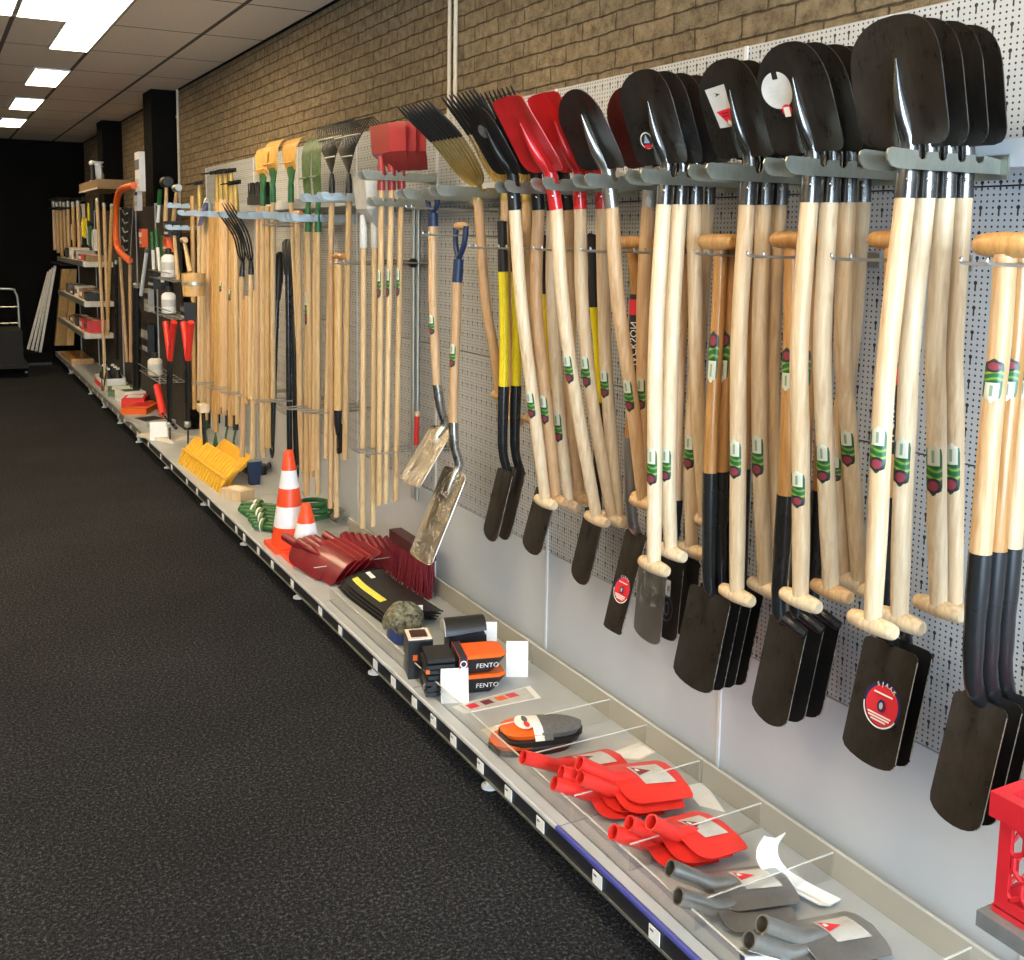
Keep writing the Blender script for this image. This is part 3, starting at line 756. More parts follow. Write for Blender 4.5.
# ---------------------------------------------------------------- lower row: spades hung handle up
def spade(label, Y, grip_px, wood_px, tube_px, top_px, bot_px, W, shift=0., wood_mat='orange_wood', tube_mat='black_tube', blade_mat='blade_steel', group=None, r=.0185, rt=.03, stick=(.30, .55), grip='T', fibre=False, kw={}, tr=.0165, corner=None, gmat=None, gl=.06, name='garden_spade'):
    sh = Vector((shift, 0, 0))
    wp = [P(*p, Y=Y) + sh for p in wood_px]; tp = [P(*p, Y=Y) + sh for p in tube_px]
    bt = P(*top_px, Y=Y) + sh; bb = P(*bot_px, Y=Y) + sh
    g = P(*grip_px, Y=Y) + sh
    root = thing(name, label, 'spade', bb, group)
    path = smoothpath(wp, 12)
    MB().tube(path, r, 14).build('handle', wood_mat, root)
    if grip == 'T':
        MB().tube([path[0], g], r * .9, 12).build('grip_stem', gmat or wood_mat, root)
        grip_bar(g, r * 1.12, gl, root, gmat or wood_mat)
    d = (bb - bt); L = d.length; d.normalize(); n = face_normal(d)
    ts = smoothpath([wp[-1] + (wp[-1] - path[-2]).normalized() * -.01] + tp, 14)
    k = len(ts)
    MB().tube(ts, [tr * 1.2] * (k // 4) + [tr * 1.1] * (k // 4) + [tr] * (k - 2 * (k // 4) - 3) + [tr * .9, tr * .7, tr * .45], 14).build('socket_tube', tube_mat, root)
    e = dict(rs=.012, rt=rt, pt=2.4, dish=-.006, ridge=.006, rw=.018, rl=.45); e.update(kw)
    rows = blade_rows(bt, d, W * 1.10, L, n, **e)
    bl = MB().sheet(rows, .002, n).build('blade', blade_mat, root, True, 50)
    edge = MB().tube([rr[0] for rr in rows[2:-3]], .0011, 5)
    edge.build('ground_edge', 'bright_steel', root)
    if stick: sticker_on(path, r, stick[0], stick[1], root, 'sticker_up')
    return dict(root=root, blade=bl, nk=bt + d * .004, d=d, n=n, L=L, W=W * 1.10, kw=e, rows=rows, path=path)

LY = {k: y * .944 for k, y in dict(A=1.30, B=1.67, C=1.94, D=2.21, E=2.47, F=2.72, G=2.97, H=3.21, I=3.44).items()}
low = {}
nm = ['outermost', 'second', 'closest to the panel']
# A: nearest, narrow blades, pale wood
low['A'] = []
for k in range(3):
    low['A'].append(spade('narrow black spade, %s of the three beside the red crate' % nm[k], LY['A'], (1006, 245),
        [(1005.6, 254), (1000, 340), (991.5, 420), (980, 558)], [(975, 620), (973, 665), (975, 690), (983, 706)], (983, 700), (953, 826), .105, k * .042,
        'beech' if k != 1 else 'orange_wood', 'black_tube', 'blade_black' if k else 'blade_steel', 'narrow spades beside the red crate', .020, .05, (.414, .605), gmat='orange_wood', kw=dict(rt=.035, pt=2.0, dish=-.006), tr=.0175))
wire_hook(LY['A'], 1.703, 1.575, 'double wire hook holding the nearest narrow spades')
# B: round red sticker
low['B'] = []
for k in range(2):
    low['B'].append(spade('black spade with a big round red and blue sticker, below the nearest broad shovels' if k == 0 else 'black spade just behind the one with the big round red and blue sticker', LY['B'], (893, 240),
        [(893, 250), (891, 340), (890, 420), (888.5, 500)], [(887.5, 560), (886.5, 610), (889, 632), (896, 648)], (893, 645), (867, 764), .138, k * .045,
        'orange_wood', 'black_tube', 'blade_steel' if k == 0 else 'blade_black', 'black spades below the nearest broad shovels', .018, .05, None, kw=dict(rt=.028, pt=2.0, dish=-.006, rs=.014)))
wire_hook(LY['B'], 1.703, 1.62, 'double wire hook behind the nearest broad shovels, holding the round-stickered spade')
I = low['B'][0]
def round_badge(I, t, lat, r, txt):
    b = decal(I, oval(I, t, lat, r, 32), 'round_badge', 'sticker_blue')
    decal(I, oval(I, t, lat, r * .86, 32), 'badge_centre', 'sticker_red', None, .0017)
    ctr = on_blade(I, t, lat, .0062); ex = -WY; ey = -I['d']
    MB().text_arc(txt, ctr, ex, ey, r * .93, r * .26, pi / 2 - .1, 1.25).build('lettering', 'text_white', I['blade'], False)
    MB().disc(ctr - I['n'] * .0008, ex, ey, r * .95, r * .95, 24, .93, pi * 1.02, pi * 1.85).build('badge_arc', 'text_white', I['blade'], False)
    MB().disc(ctr, ex, ey, r * .20, r * .27, 18).build('badge_crest', 'sticker_blue', I['blade'], False)
    MB().disc(ctr + I['n'] * .0004, ex, ey, r * .10, r * .15, 12).build('badge_crest', 'frost_plastic', I['blade'], False)
    t2 = MB()
    for q, wd in ((.50, .5), (-.40, .62), (-.52, .56), (-.64, .4)):
        t2.quad(*[ctr + ex * (sx * r * wd) + ey * (q * r + sy * r * .035) for sx, sy in ((-1, -1), (1, -1), (1, 1), (-1, 1))])
    t2.build('print', 'text_white', I['blade'], False)
round_badge(I, .50, -.008, .052, 'SJAAK')
def handle_words(I, a, b, txt, size, dark='rail_black', red=True):
    """dark band round a handle with pale words running along it"""
    p = I['path']; L = len(p) - 1
    at = lambda f: p[min(int(f * L), L - 1)].lerp(p[min(int(f * L), L - 1) + 1], f * L - min(int(f * L), L - 1))
    A, B = at(a), at(b); r = .0192
    bd = MB().tube([A, A.lerp(B, .5), B], r, 14, False).build('band', dark, I['root'])
    ax = (B - A).normalized(); f = Vector((-.75, -.66, 0)); f = (f - ax * f.dot(ax)).normalized()
    MB().text(txt, A.lerp(B, .58) + f * (r + .0012), -ax, f.cross(-ax) * -1, size).build('lettering', 'text_white', bd, False)
    if red: MB().tube([A.lerp(B, .06), A.lerp(B, .24)], r + .0006, 14, False).build('red_band', 'sticker_red', bd)
handle_words(low['B'][0], .42, .80, 'JACKSON', .027)
# C: folded spades with open sockets at the corner
low['C'] = []
for k in range(3):
    s = k * .055; Y = LY['C']
    I = spade('black spade with an open socket at its blade corner, %s of three' % nm[k], Y, (791, 240),
        [(792, 250), (790.5, 340), (788, 420), (785, 499)], [(781, 560), (778.5, 600), (780, 616), (786, 624)], (790, 622), (768, 724), .115, s,
        'orange_wood', 'black_tube', 'blade_steel' if k == 0 else 'blade_black', 'black spades with open corner sockets', .0175, .04, (.36, .54) if k < 2 else None, kw=dict(rt=.035, pt=1.8, dish=-.006, ridge=0, rs=.004))
    a = P(781, 616, Y=Y) + Vector((s, 0, 0)); c = I['rows'][0][0] + I['d'] * .006
    sp = smoothpath([c + Vector((-.004, -.004, -.004)), c.lerp(a, .5) + Vector((-.006, 0, .002)), a], 8)
    MB().pipe_open(sp, .0135, .004, 12).build('corner_socket', 'black_tube', I['root'])
    low['C'].append(I)
wire_hook(LY['C'], 1.703, 1.62, 'double wire hook behind the shovel with the round grey sticker')
# D
low['D'] = []
for k in range(4):
    low['D'].append(spade('broad dark spade, outermost of the four below the red-triangle shovel' if k == 0 else 'broad dark spade, %s behind the outermost below the red-triangle shovel' % ORD[k - 1], LY['D'], (717, 242),
        [(720.5, 250), (718.5, 310), (713, 400), (710.3, 476)], [(709.4, 530), (709, 575), (710.5, 590), (716, 598)], (712, 592), (692, 688), .150, k * .036,
        'orange_wood', 'black_tube', 'blade_steel' if k == 0 else 'blade_black', 'four dark spades below the red-triangle shovel', .0178, .035, (.416, .60) if k < 2 else None, kw=dict(rt=.03, pt=2.0, dish=-.006)))
wire_hook(LY['D'], 1.703, 1.67, 'double wire hook holding the four dark spades below the red-triangle shovel')
# E: shiny spade in foil, black ones behind
low['E'] = []
for k, (lab, bm) in enumerate((('polished spade wrapped in torn clear foil, below the blue-and-red-stickered shovel', 'worn_steel'), ('black spade with an embossed oval emblem, behind the foil-wrapped one', 'blade_black'), ('black spade closest to the panel behind the foil-wrapped one', 'blade_black'))):
    low['E'].append(spade(lab, LY['E'], (668, 242),
        [(668, 250), (664, 330), (661, 430), (659, 505)], [(657, 530), (656, 550), (657, 562)], (655, 562), (647.5, 642), .115, k * .058,
        'beech', 'black_tube', bm, 'spades below the blue-and-red-stickered shovel', .017, .04, (.52, .70) if k == 2 else None, kw=dict(rt=.03, pt=2.0, dish=-.006), gmat='orange_wood'))
I = low['E'][0]
fr = [[p + I['n'] * (.004 + .004 * sin(5 * j + i)) for j, p in enumerate(r[2:-2])] for i, r in enumerate(I['rows'][:9])]
MB().sheet(fr, .0006).build('foil_wrap', 'foil', I['root'])
I = low['E'][1]
ctr = on_blade(I, .62, 0, .002)
MB().disc(ctr, -WY, -I['d'], .028, .036, 24, .90).build('oval_emblem', 'grey_foam', I['blade'], False)
MB().disc(ctr, -WY, -I['d'], .012, .020, 18, .75).build('oval_emblem', 'grey_foam', I['blade'], False)
MB().text('B', on_blade(I, .36, -.002, .002), -WY, -I['d'], .022).build('lettering', 'dark_red', I['blade'], False)
MB().quad(*[on_blade(I, .36 + b * .1, a * .011, .0016) for a, b in ((1, -1), (-1, -1), (-1, 1), (1, 1))]).build('mark', 'frost_plastic', I['blade'], False)
wire_hook(LY['E'], 1.703, 1.66, 'double wire hook behind the blue-and-red-stickered shovel')
# F: narrow blade with round badge
I = spade('slim dark spade with a round red sticker near its tip, beside the foil-wrapped one', LY['F'], (630, 242),
    [(632, 250), (636.5, 300), (634, 380), (629.5, 440)], [(630, 480), (631.5, 512), (634.5, 528), (640, 535)], (638, 532), (612.5, 632), .100, 0., 'orange_wood', 'worn_steel', 'blade_steel', None, .0165, .012, None, kw=dict(rt=.008, dish=-.006, ridge=.004, wtop=.86))
low['F'] = [I]
round_badge(I, .58, .0, .043, 'SJAAK'); handle_words(I, .30, .66, 'JACKSON', .03)
MB().tube([P(631, 494, Y=LY['F']), P(632, 503, Y=LY['F'])], .0195, 12).build('tape', 'blue_plastic', I['root'])
wire_hook(LY['F'], 1.703, 1.64, 'double wire hook holding the slim dark spade with the round sticker')
# G, H, I: yellow-sleeved drain spades
def drain(label, Y, gy, wood_px, tube_px, top_px, bot_px, W, shift=0., kw={}):
    I = spade(label, Y, wood_px[0], wood_px, tube_px, top_px, bot_px, W, shift, 'yellow_grip', 'black_tube', 'blade_steel', 'drain spades with yellow sleeves', .0175, .05, None, None, kw=dict(dict(rt=.04, pt=2.0, dish=-.006, rs=.012, ridge=.008), **kw), name='drain_spade')
    sh = Vector((shift, 0, 0)); a = P(*wood_px[0], Y=Y) + sh; b = P(*gy, Y=Y) + sh
    MB().tube(smoothpath([a + (a - b).normalized() * .012, a.lerp(b, .5), b, b + Vector((0, 0, .012))], 10), [.0185] * 3 + [.0165] * 4 + [.018, .012, .006][:3], 14).build('end_grip', 'black_plastic', I['root'])
    return I
low['G'] = [drain('single drain spade with a yellow sleeve, behind the hidden red shovel', LY['G'], (592.5, 238), [(594.5, 303), (599, 350), (600, 405)], [(599, 450), (597, 490), (597, 502), (600, 512)], (597, 510), (579.5, 584), .105)]
low['H'] = [drain('broad drain spade with a yellow sleeve, behind the narrow black shovels', LY['H'], (541, 238), [(543, 290), (545.5, 340), (547, 392)], [(547, 430), (545, 470), (546, 483), (550, 492)], (548, 490), (531, 554), .125)]
low['I'] = [drain('yellow-sleeved drain spade beside the wide aluminium shovel, outer of the pair', LY['I'], (502, 224), [(503, 268), (504.5, 330), (503.6, 389)], [(502.5, 430), (503, 452), (506, 466), (511, 474)], (507, 470), (490, 541), .105),
            drain('yellow-sleeved drain spade beside the wide aluminium shovel, inner of the pair', LY['I'], (502, 224), [(503, 268), (504.5, 330), (503.6, 389)], [(502.5, 430), (503, 452), (506, 466), (511, 474)], (507, 470), (490, 541), .105, .05)]
for k, wd in (('G', 'single drain spade'), ('H', 'broad drain spade'), ('I', 'pair of drain spades')):
    wire_hook(LY[k], 1.703, 1.62, 'double wire hook holding the %s with yellow sleeves' % wd if k == 'I' else 'double wire hook holding the %s with a yellow sleeve' % wd)
# ================================================================ forks, rakes and handles farther along the wall
def simple_handle(path, r, root, mat, name='handle', n=10):
    return MB().tube(path, r, n).build(name, mat, root)

# ---- golden digging forks with black tips
def gold_fork(label, Y, wood_px, neck_px, mid_px, tip_px, width, nt, shaft='beech', tine='gold', tip='tip_black', group='many-tined golden forks', r=.018):
    hp = [P(*p, Y=Y) for p in wood_px]; nk = P(*neck_px, Y=Y); mp = P(*mid_px, Y=Y); tp = P(*tip_px, Y=Y)
    root = thing('digging_fork', label, 'fork', hp[-1], group)
    path = smoothpath(hp, 14); simple_handle(path, r, root, shaft, n=12)
    grip_bar(hp[-1], r, .055, root, shaft)
    MB().tube(smoothpath([hp[0] - (hp[0] - path[1]).normalized() * .01, hp[0].lerp(nk, .5), nk], 6), [r * 1.1, r * 1.1, r, r, r * .9, r * .85, r * .8], 12).build('socket', tine, root)
    for k in range(nt):
        s = (k / (nt - 1) * 2 - 1); lat = Vector((0, s * width / 2, 0))
        a = nk + Vector((0, 0, -.01)); b = nk + lat * .75 + (mp - nk) * .25; c = mp + lat; e = tp + lat * 1.04
        pts = smoothpath([a, b, c, e], 15); cut = 10
        ti = MB().tube(pts[:cut + 1], .0052, 7).build('tine', tine, root)
        MB().tube(pts[cut:], [.0066] * (len(pts) - cut - 2) + [.005, .002], 7).build('tip', tip, ti)
    return dict(root=root, nk=nk, path=path)
YF = 3.63 * .944
fk = [gold_fork('golden fork with black tine tips, outermost and next to the red scoops', YF, [(478, 197), (485.5, 300), (494, 350), (500, 396)], (478.5, 186), (446, 139), (412, 104), .24, 9),
      gold_fork('golden fork with black tine tips, behind the narrow black shovel', YF - .09, [(505.7, 198), (506, 300), (510, 360), (514, 420)], (506, 186), (484, 132), (457, 93), .24, 9),
      gold_fork('golden fork with black tine tips, closest to the panel behind the red shovels', YF - .17, [(527, 199), (529, 300), (531, 360), (533, 420)], (527, 186), (513, 132), (493, 90), .24, 9)]
arm(YF, AZ + .004, [f['nk'].x for f in fk], 'grey notched steel arm carrying the golden forks')
arm(3.60 + .12, AZ + .002, [1.62, 1.70, 1.78], 'empty grey notched steel arm between golden forks and red scoops')

# ---- wide aluminium shovels with D handles
def alu(label, Y, wood_px, neck_px, top_px, bot_px, W, dgrip_px, group='wide aluminium shovels'):
    hp = [P(*p, Y=Y) for p in wood_px]; nk = [P(*p, Y=Y) for p in neck_px]; bt = P(*top_px, Y=Y); bb = P(*bot_px, Y=Y); g = P(*dgrip_px, Y=Y)
    root = thing('aluminium_shovel', label, 'shovel', bb, group)
    path = smoothpath(hp, 10); simple_handle(path, .018, root, 'beech', n=12)
    yk = MB(); fork = hp[0] + (g - hp[0]) * .35
    yk.tube([hp[0] - (g - hp[0]).normalized() * .02, fork], .020, 12)
    for s in (-1, 1): yk.tube(smoothpath([fork, fork.lerp(g, .45) + Vector((0, s * .036, 0)), g + Vector((0, s * .044, 0))], 8), .011, 10)
    yk.build('grip_yoke', 'navy', root)
    grip_bar(g, .0145, .046, root, 'beech')
    d = (bb - bt); L = d.length; d.normalize(); n = face_normal(d)
    MB().tube(smoothpath([hp[-1] - (hp[-1] - path[-2]).normalized() * .012] + nk + [bt + d * .03, bt + d * L * .3 + n * -.004], 16), [.0195] * 4 + [.018] * 5 + [.016, .014, .012, .010, .009, .008, .006, .004][:8], 12).build('neck', 'bright_steel', root)
    rows = blade_rows(bt, d, W, L, n, rs=.03, rt=.012, pt=3, dish=.012, ridge=-.012, rw=.03, rl=.4, fold=-.014, nu=21)
    bl = MB().sheet(rows, .0018, n).build('blade', 'aluminium', root, True, 60)
    fr = [[p + n * (.006 + .005 * sin(2.1 * j + 1.3 * i)) for j, p in enumerate(r[1:-1])] for i, r in enumerate(rows[1:-1])]
    MB().sheet(fr, .0006).build('foil_wrap', 'foil', root)
    sticker_on(path, .0185, .42, .58, root)
    return root
YS = 3.95 * .944
alu('smaller aluminium shovel with a blue D-handle, wrapped in clear foil', YS + .02, [(433, 221), (433, 300), (435, 345), (437.3, 387)], [(441, 410), (445, 424)], (442, 428), (409, 484), .19, (432.5, 198))
alu('larger aluminium shovel with a blue D-handle, hanging before the red bristle head', YS - .14, [(457.5, 277), (456, 330), (454, 380), (453.4, 425)], [(454.5, 446), (459, 464)], (456, 470), (420, 560), .20, (461, 226))
wire_hook(YS + .02, 1.845, 1.60, 'double wire hook holding the smaller aluminium shovel')
wire_hook(YS - .14, 1.745, 1.60, 'double wire hook holding the larger aluminium shovel')
# cross bar with black ends behind the scoops' handles
t = thing('hand_tool', 'black-handled hook tool lying across the panel behind the scoop handles', 'tool', P(400, 262, X=1.9))
a, b = P(386, 262, X=1.93), P(413, 263, X=1.90)
MB().tube([a, b], .012, 10).build('shaft', 'maroon_paint', t); MB().lathe(b, [(.012, -.02), (.02, -.01), (.02, .012), (.012, .018)], 12, (1, 0, 0)).build('end_cap', 'black_plastic', t)

# ---- red plastic scoops
def scoop(label, Y, x_top, y_top, x_bot, y_bot, col, outline, group, r=.0125, stick=True, depth=.05, mat_h='pine'):
    """outline: photo points of the scoop's rim, its lowest point first"""
    a = P(x_top, y_top, Y=Y); b = P(x_bot, y_bot, Y=Y)
    root = thing('scoop_shovel', label, 'shovel', b, group)
    path = smoothpath([a, a.lerp(b, .5), b], 10); simple_handle(path, r, root, mat_h)
    W, Hh, lean = outline
    base = a + Vector((0, 0, .03)); d = Vector((-lean, 0, 1)).normalized(); n = face_normal(d)
    ts = [0, .12, .25, .38, .44, .6, .8, .97, 1.]; ws = [.20, .50, .80, 1., 1.02, 1.04, 1.06, 1.08, 1.06]; rows = []
    for t, wv in zip(ts, ws):
        row = []
        for j in range(13):
            s = -1 + j / 6; wall = depth * (max(0, abs(s) - .72) / .28)
            back = depth * max(0, (.36 - t) / .36)
            row.append(base + d * (t * Hh) + WY * (s * W / 2 * wv) - n * (wall + back * 1.1))
        rows.append(row)
    MB().sheet(rows, .004, n).build('scoop', col, root, True, 30)
    MB().tube([a + Vector((0, 0, -.05)), a + Vector((0, 0, .03)), base + d * .06], [r * 1.35, r * 1.35, r * .8], 10).build('socket', col, root)
    if stick: sticker_on(path, r * 1.03, .27, .36, root)
    return root
YP = 4.14
for k in range(3):
    scoop('red plastic scoop shovel on a thin pale handle, ' + ['outermost of the three', 'middle of the three', 'closest to the panel of the three'][k], YP, 381.5 + 10 * k, 178, [379, 385.5, 395.5][k], [505, 503, 501][k], 'red_plastic', (.29, .185, .06), 'red plastic scoop shovels')
for k, (xt, xb, yb) in enumerate(((363.5, 362.5, 528), (374.5, 373, 526))):
    scoop('pale grey plastic scoop on a long plain handle, hung below the red scoops, ' + ['outer one', 'inner one'][k], 4.32, xt, 236, xb, yb, 'frost_plastic', (.20, .22, .10), 'pale grey plastic scoops', stick=False)
arm(YP, 2.00, [P(381.5 + 10 * k, 178, Y=YP).x for k in range(3)], 'grey notched steel arm holding up the red scoops', tipx=1.553)
arm(YP + .02, 1.895, [P(381.5 + 10 * k, 190, Y=YP + .02).x for k in range(3)], 'second, lower notched steel arm steadying the red scoop handles', tipx=1.60)
# upright tube with a red cap beside the scoops
t = thing('telescopic_pole', 'thin grey metal pole with a red cap, standing on the panel beside the scoop handles', 'pole', P(419, 500, X=1.93))
a, b = P(418.5, 203, X=1.935), P(417, 500, X=1.935)
MB().tube([a, b], .010, 10).build('pole', 'zinc', t); MB().tube([a + Vector((0, 0, .05)), a + Vector((0, 0, -.02))], .016, 10).build('cap', 'red_paint', t)
MB().tube([a + Vector((0, .05, 0)), b + Vector((0, .05, 0))], .010, 10).build('pole', 'zinc', t); MB().tube([a + Vector((0, .05, .05)), a + Vector((0, .05, -.02))], .016, 10).build('cap', 'red_paint', t)
t = thing('hand_tool', 'red-capped small pale stick hung beside the smaller aluminium shovel', 'tool', P(416, 440, X=1.85))
a, b = P(417, 416, X=1.85), P(416, 445, X=1.85); MB().tube([a, b], .011, 10).build('shaft', 'red_bright', t); MB().tube([a, a + Vector((0, 0, .02))], .011, 10).build('end', 'ash', t)

# ---- leaf rakes of dark spring wire
def wire_rake(label, Y, xt, yt, xb, yb, fan_h, W, lean, col, group, nt=15, r=.014, hmat='pine', tine_r=.0028, sock='black_tube'):
    a = P(xt, yt, Y=Y); b = P(xb, yb, Y=Y); root = thing('leaf_rake', label, 'rake', b, group)
    path = smoothpath([a, a.lerp(b, .5), b], 8); simple_handle(path, r, root, hmat)
    top = a + Vector((0, 0, .10)); MB().tube([a + Vector((0, 0, -.015)), a + Vector((0, 0, .06)), top], [r * 1.15, r * 1.1, r * .7], 10).build('socket', sock, root)
    d = Vector((-lean, 0, 1)).normalized(); n = face_normal(d)
    for k in range(nt):
        s = k / (nt - 1) * 2 - 1
        e = top + d * fan_h + WY * (s * W / 2)
        pts = smoothpath([top, top.lerp(e, .5) + n * .012, e - d * .02, e + n * -.02 + d * .005, e - n * .055 - d * .02], 12)
        MB().tube(pts, tine_r, 5).build('tine', col, root)
    br = MB()
    for q in (.33, .72): br.tube([top + d * fan_h * q + WY * (s * W / 2 * q) + n * .012 for s in (-1, -.5, 0, .5, 1)], .004, 6)
    br.build('brace', 'zinc', root)
    return root
wire_rake('dark spring-wire leaf rake nearest to the red scoops', 4.66, 349, 196, 345, 459, .23, .46, -.02, 'dark_wire', 'dark wire leaf rakes')
wire_rake('dark spring-wire leaf rake next to the green rakes', 4.92, 332, 195, 326, 458, .23, .46, -.02, 'dark_wire', 'dark wire leaf rakes')
# ---- flat plastic leaf rakes
def fan_rake(label, Y, xt, yt, xb, yb, Hh, Wt, Wb, lean, col, sockcol, group, r=.014, hmat='pine', slats=11, name='leaf_rake'):
    a = P(xt, yt, Y=Y); b = P(xb, yb, Y=Y); root = thing(name, label, 'rake', b, group)
    path = smoothpath([a, a.lerp(b, .5), b], 8); simple_handle(path, r, root, hmat)
    d = Vector((-lean, 0, 1)).normalized(); n = face_normal(d); base = a + Vector((0, 0, .02))
    MB().tube([a + Vector((0, 0, -.03)), base + d * .03, base + d * .09], [r * 1.25, r * 1.2, r * .8], 10).build('socket', sockcol, root)
    rows = [[base + d * (.04 + t * .10) + WY * (s * (Wb * .35 + (Wb * .65) * t) / 2) + n * .004 * (1 - s * s) for s in (-1, -.5, 0, .5, 1)] for t in (0, .3, .7, 1.)]
    MB().sheet(rows, .005, n).build('head', sockcol, root)
    for k in range(slats):
        s = k / (slats - 1) * 2 - 1
        e0 = base + d * .12 + WY * (s * Wb / 2); e1 = base + d * Hh + WY * (s * Wt / 2)
        rows = []
        for t in (0, .35, .7, .92, 1.):
            c = e0.lerp(e1, t) + n * (.010 * sin(pi * t)) - n * (.03 * max(0, t - .88) / .12)
            w = (Wb / slats * .8) * (1 - t) + (Wt / slats * .72) * t
            rows.append([c - WY * w / 2, c + WY * w / 2])
        MB().sheet(rows, .003, n).build('tine', col, root)
    br = MB()
    for q in (.45,): br.tube([(base + d * (Hh * q + .03)) + WY * (s * (Wb + (Wt - Wb) * q) / 2) + n * .022 for s in (-1, 0, 1)], .005, 6)
    br.build('brace', col, root)
    return root
fan_rake('olive green leaf rake nearer to the dark wire rakes', 5.10, 318, 226, 317.7, 494, .42, .15, .10, .0, 'green_rake', 'green_plastic', 'olive green leaf rakes')
fan_rake('olive green leaf rake nearer to the orange rakes', 5.28, 308, 226, 312.5, 477, .42, .15, .10, .0, 'green_rake', 'green_plastic', 'olive green leaf rakes')
for k, (xt, xb, yb, Y) in enumerate(((291, 306, 495, 5.62), (273, 273, 402, 5.88), (263, 263.5, 457, 6.05))):
    fan_rake('orange leaf rake with a green socket, ' + ['the one beside the green rakes', 'middle one of the orange three', 'the one farthest from the green rakes'][k], Y, xt, [197, 197, 202][k], xb, yb, .29, .28, .16, .0, 'orange_rake', 'green_plastic', 'orange leaf rakes')
for Y, z, lab in ((4.66, 1.93, 'notched pale arm carrying the wire rake nearest to the red scoops'), (4.92, 1.93, 'notched pale arm carrying the wire rake next to the green rakes'), (5.12, 1.84, 'notched pale arm below the green rake nearer to the wire rakes'), (5.30, 1.84, 'notched pale arm below the green rake nearer to the orange ones'),
                  (5.64, 1.86, 'notched pale arm below the orange rake beside the green ones'), (5.90, 1.86, 'notched pale arm below the middle orange rake'), (6.08, 1.86, 'notched pale arm below the farthest orange rake'), (6.5, 1.87, 'notched pale arm above the black fork'),
                  (6.9, 1.88, 'notched pale arm above the gold-socketed rakes, near end'), (7.3, 1.89, 'notched pale arm above the gold-socketed rakes, far end'), (7.75, 1.90, 'notched pale arm above the blue-bladed hoe'), (8.15, 1.96, 'notched pale arm beside the nearer dark pillar, upper'), (8.2, 1.80, 'notched pale arm beside the nearer dark pillar, lower')):
    arm(Y, z, [1.60, 1.66, 1.72, 1.78, 1.84], lab, mat='arm_blue', group='pale notched arms of the far bays')

# ---- long plain wooden handles and the tools on them
def long_tool(label, name, cat, px, Y, group, r=.0165, mat='pine', head=None, stick=None):
    pts = [P(*p, Y=Y) for p in px]; root = thing(name, label, cat, pts[-1], group)
    path = smoothpath(pts, 10); simple_handle(path, r, root, mat)
    if head: head(root, path, Y)
    if stick: sticker_on(path, r * 1.02, stick[0], stick[1], root)
    return root
def tgrip(root, path, Y): grip_bar(path[0] + Vector((0, 0, .012)), .018, .06, root, 'orange_wood')
def rake_head(root, path, Y, mat='gold'):
    a = path[0]
    MB().tube([a + Vector((0, 0, -.06)), a + Vector((0, 0, .04)), a + Vector((0, 0, .11))], [.021, .019, .012], 10).build('socket', mat, root)
    hb = MB().box(a + Vector((-.01, 0, .12)), (.012, .30, .026)).build('rake_bar', 'black_tube', root)
    for k in range(12):
        y = -.14 + k * .0255
        MB().tube([a + Vector((-.015, y, .12)), a + Vector((-.055, y, .115)), a + Vector((-.075, y, .105))], [.004, .0035, .0015], 6).build('tine', 'black_tube', hb)
def broom_head(root, path, Y, mat='bristle'):
    a = path[0]; MB().box(a + Vector((0, 0, .03)), (.06, .30, .045)).build('broom_block', 'black_plastic', root)
    mb = MB()
    for i in range(4):
        for k in range(24):
            p = a + Vector((-.022 + i * .015, -.14 + k * .0122, .05)); mb.tube([p, p + Vector((random.uniform(-.01, .01), random.uniform(-.006, .006), .085))], [.0045, .003], 5)
    mb.build('bristles', mat, root)
def hoe_head(root, path, Y, mat='blue_plastic'):
    a = path[0]; MB().tube([a + Vector((0, 0, -.04)), a + Vector((0, 0, .05))], [.02, .016], 10).build('socket', 'zinc', root)
    d = Vector((-.30, 0, -1)).normalized(); n = Vector((-1, 0, .3)).normalized()
    MB().sheet(blade_rows(a + Vector((-.03, 0, .05)), d, .13, .17, n, rs=.02, rt=.01, dish=.01, ridge=.004, taper=0), .003, n).build('hoe_blade', mat, root)
    MB().tube(smoothpath([a + Vector((0, 0, .04)), a + Vector((-.015, 0, .085)), a + Vector((-.035, 0, .045))], 8), .007, 8).build('goose_neck', 'zinc', root)

# orange T-handled spades whose blades hide behind the cone
def blade_bottom(root, path, Y):
    tgrip(root, path, Y)
def shoe(root, path, Y, mat='black_tube', W=.09, L=.15):
    tgrip(root, path, Y); b = path[-1]; d = (path[-1] - path[-2]).normalized(); n = face_normal(d)
    MB().tube([b - d * .02, b + d * .07, b + d * .12], [.02, .017, .008], 10).build('socket', mat, root)
    MB().sheet(blade_rows(b + d * .06, d, W, L, n, rs=.015, rt=.03, pt=2, dish=.01, ridge=.006, rw=.012), .002, n).build('blade', mat, root, True, 50)
G1 = 'plain wooden handles by the cones'
long_tool('pale wooden handle with a T-grip reaching down behind the larger cone', 'wooden_pole', 'tool handle', [(297.5, 216), (299, 300), (300, 400), (303, 470)], 5.50, G1, head=tgrip)
long_tool('stout wooden handle with a sticker, hanging before the green rake handles', 'wooden_pole', 'tool handle', [(307, 217), (308, 300), (307.5, 400), (306.5, 496)], 5.38, G1, stick=(.30, .42))
long_tool('wooden handle with a T-grip between green and wire rakes', 'wooden_pole', 'tool handle', [(316.8, 219), (316.5, 300), (316, 400), (315, 470)], 5.16, G1, r=.019, head=tgrip)
long_tool('small yellow-handled spade with a black blade, hung by its T-grip', 'garden_spade', 'spade', [(339, 259), (338.5, 320), (338, 410)], 4.72, None, r=.020, mat='yellow_wood', head=shoe)
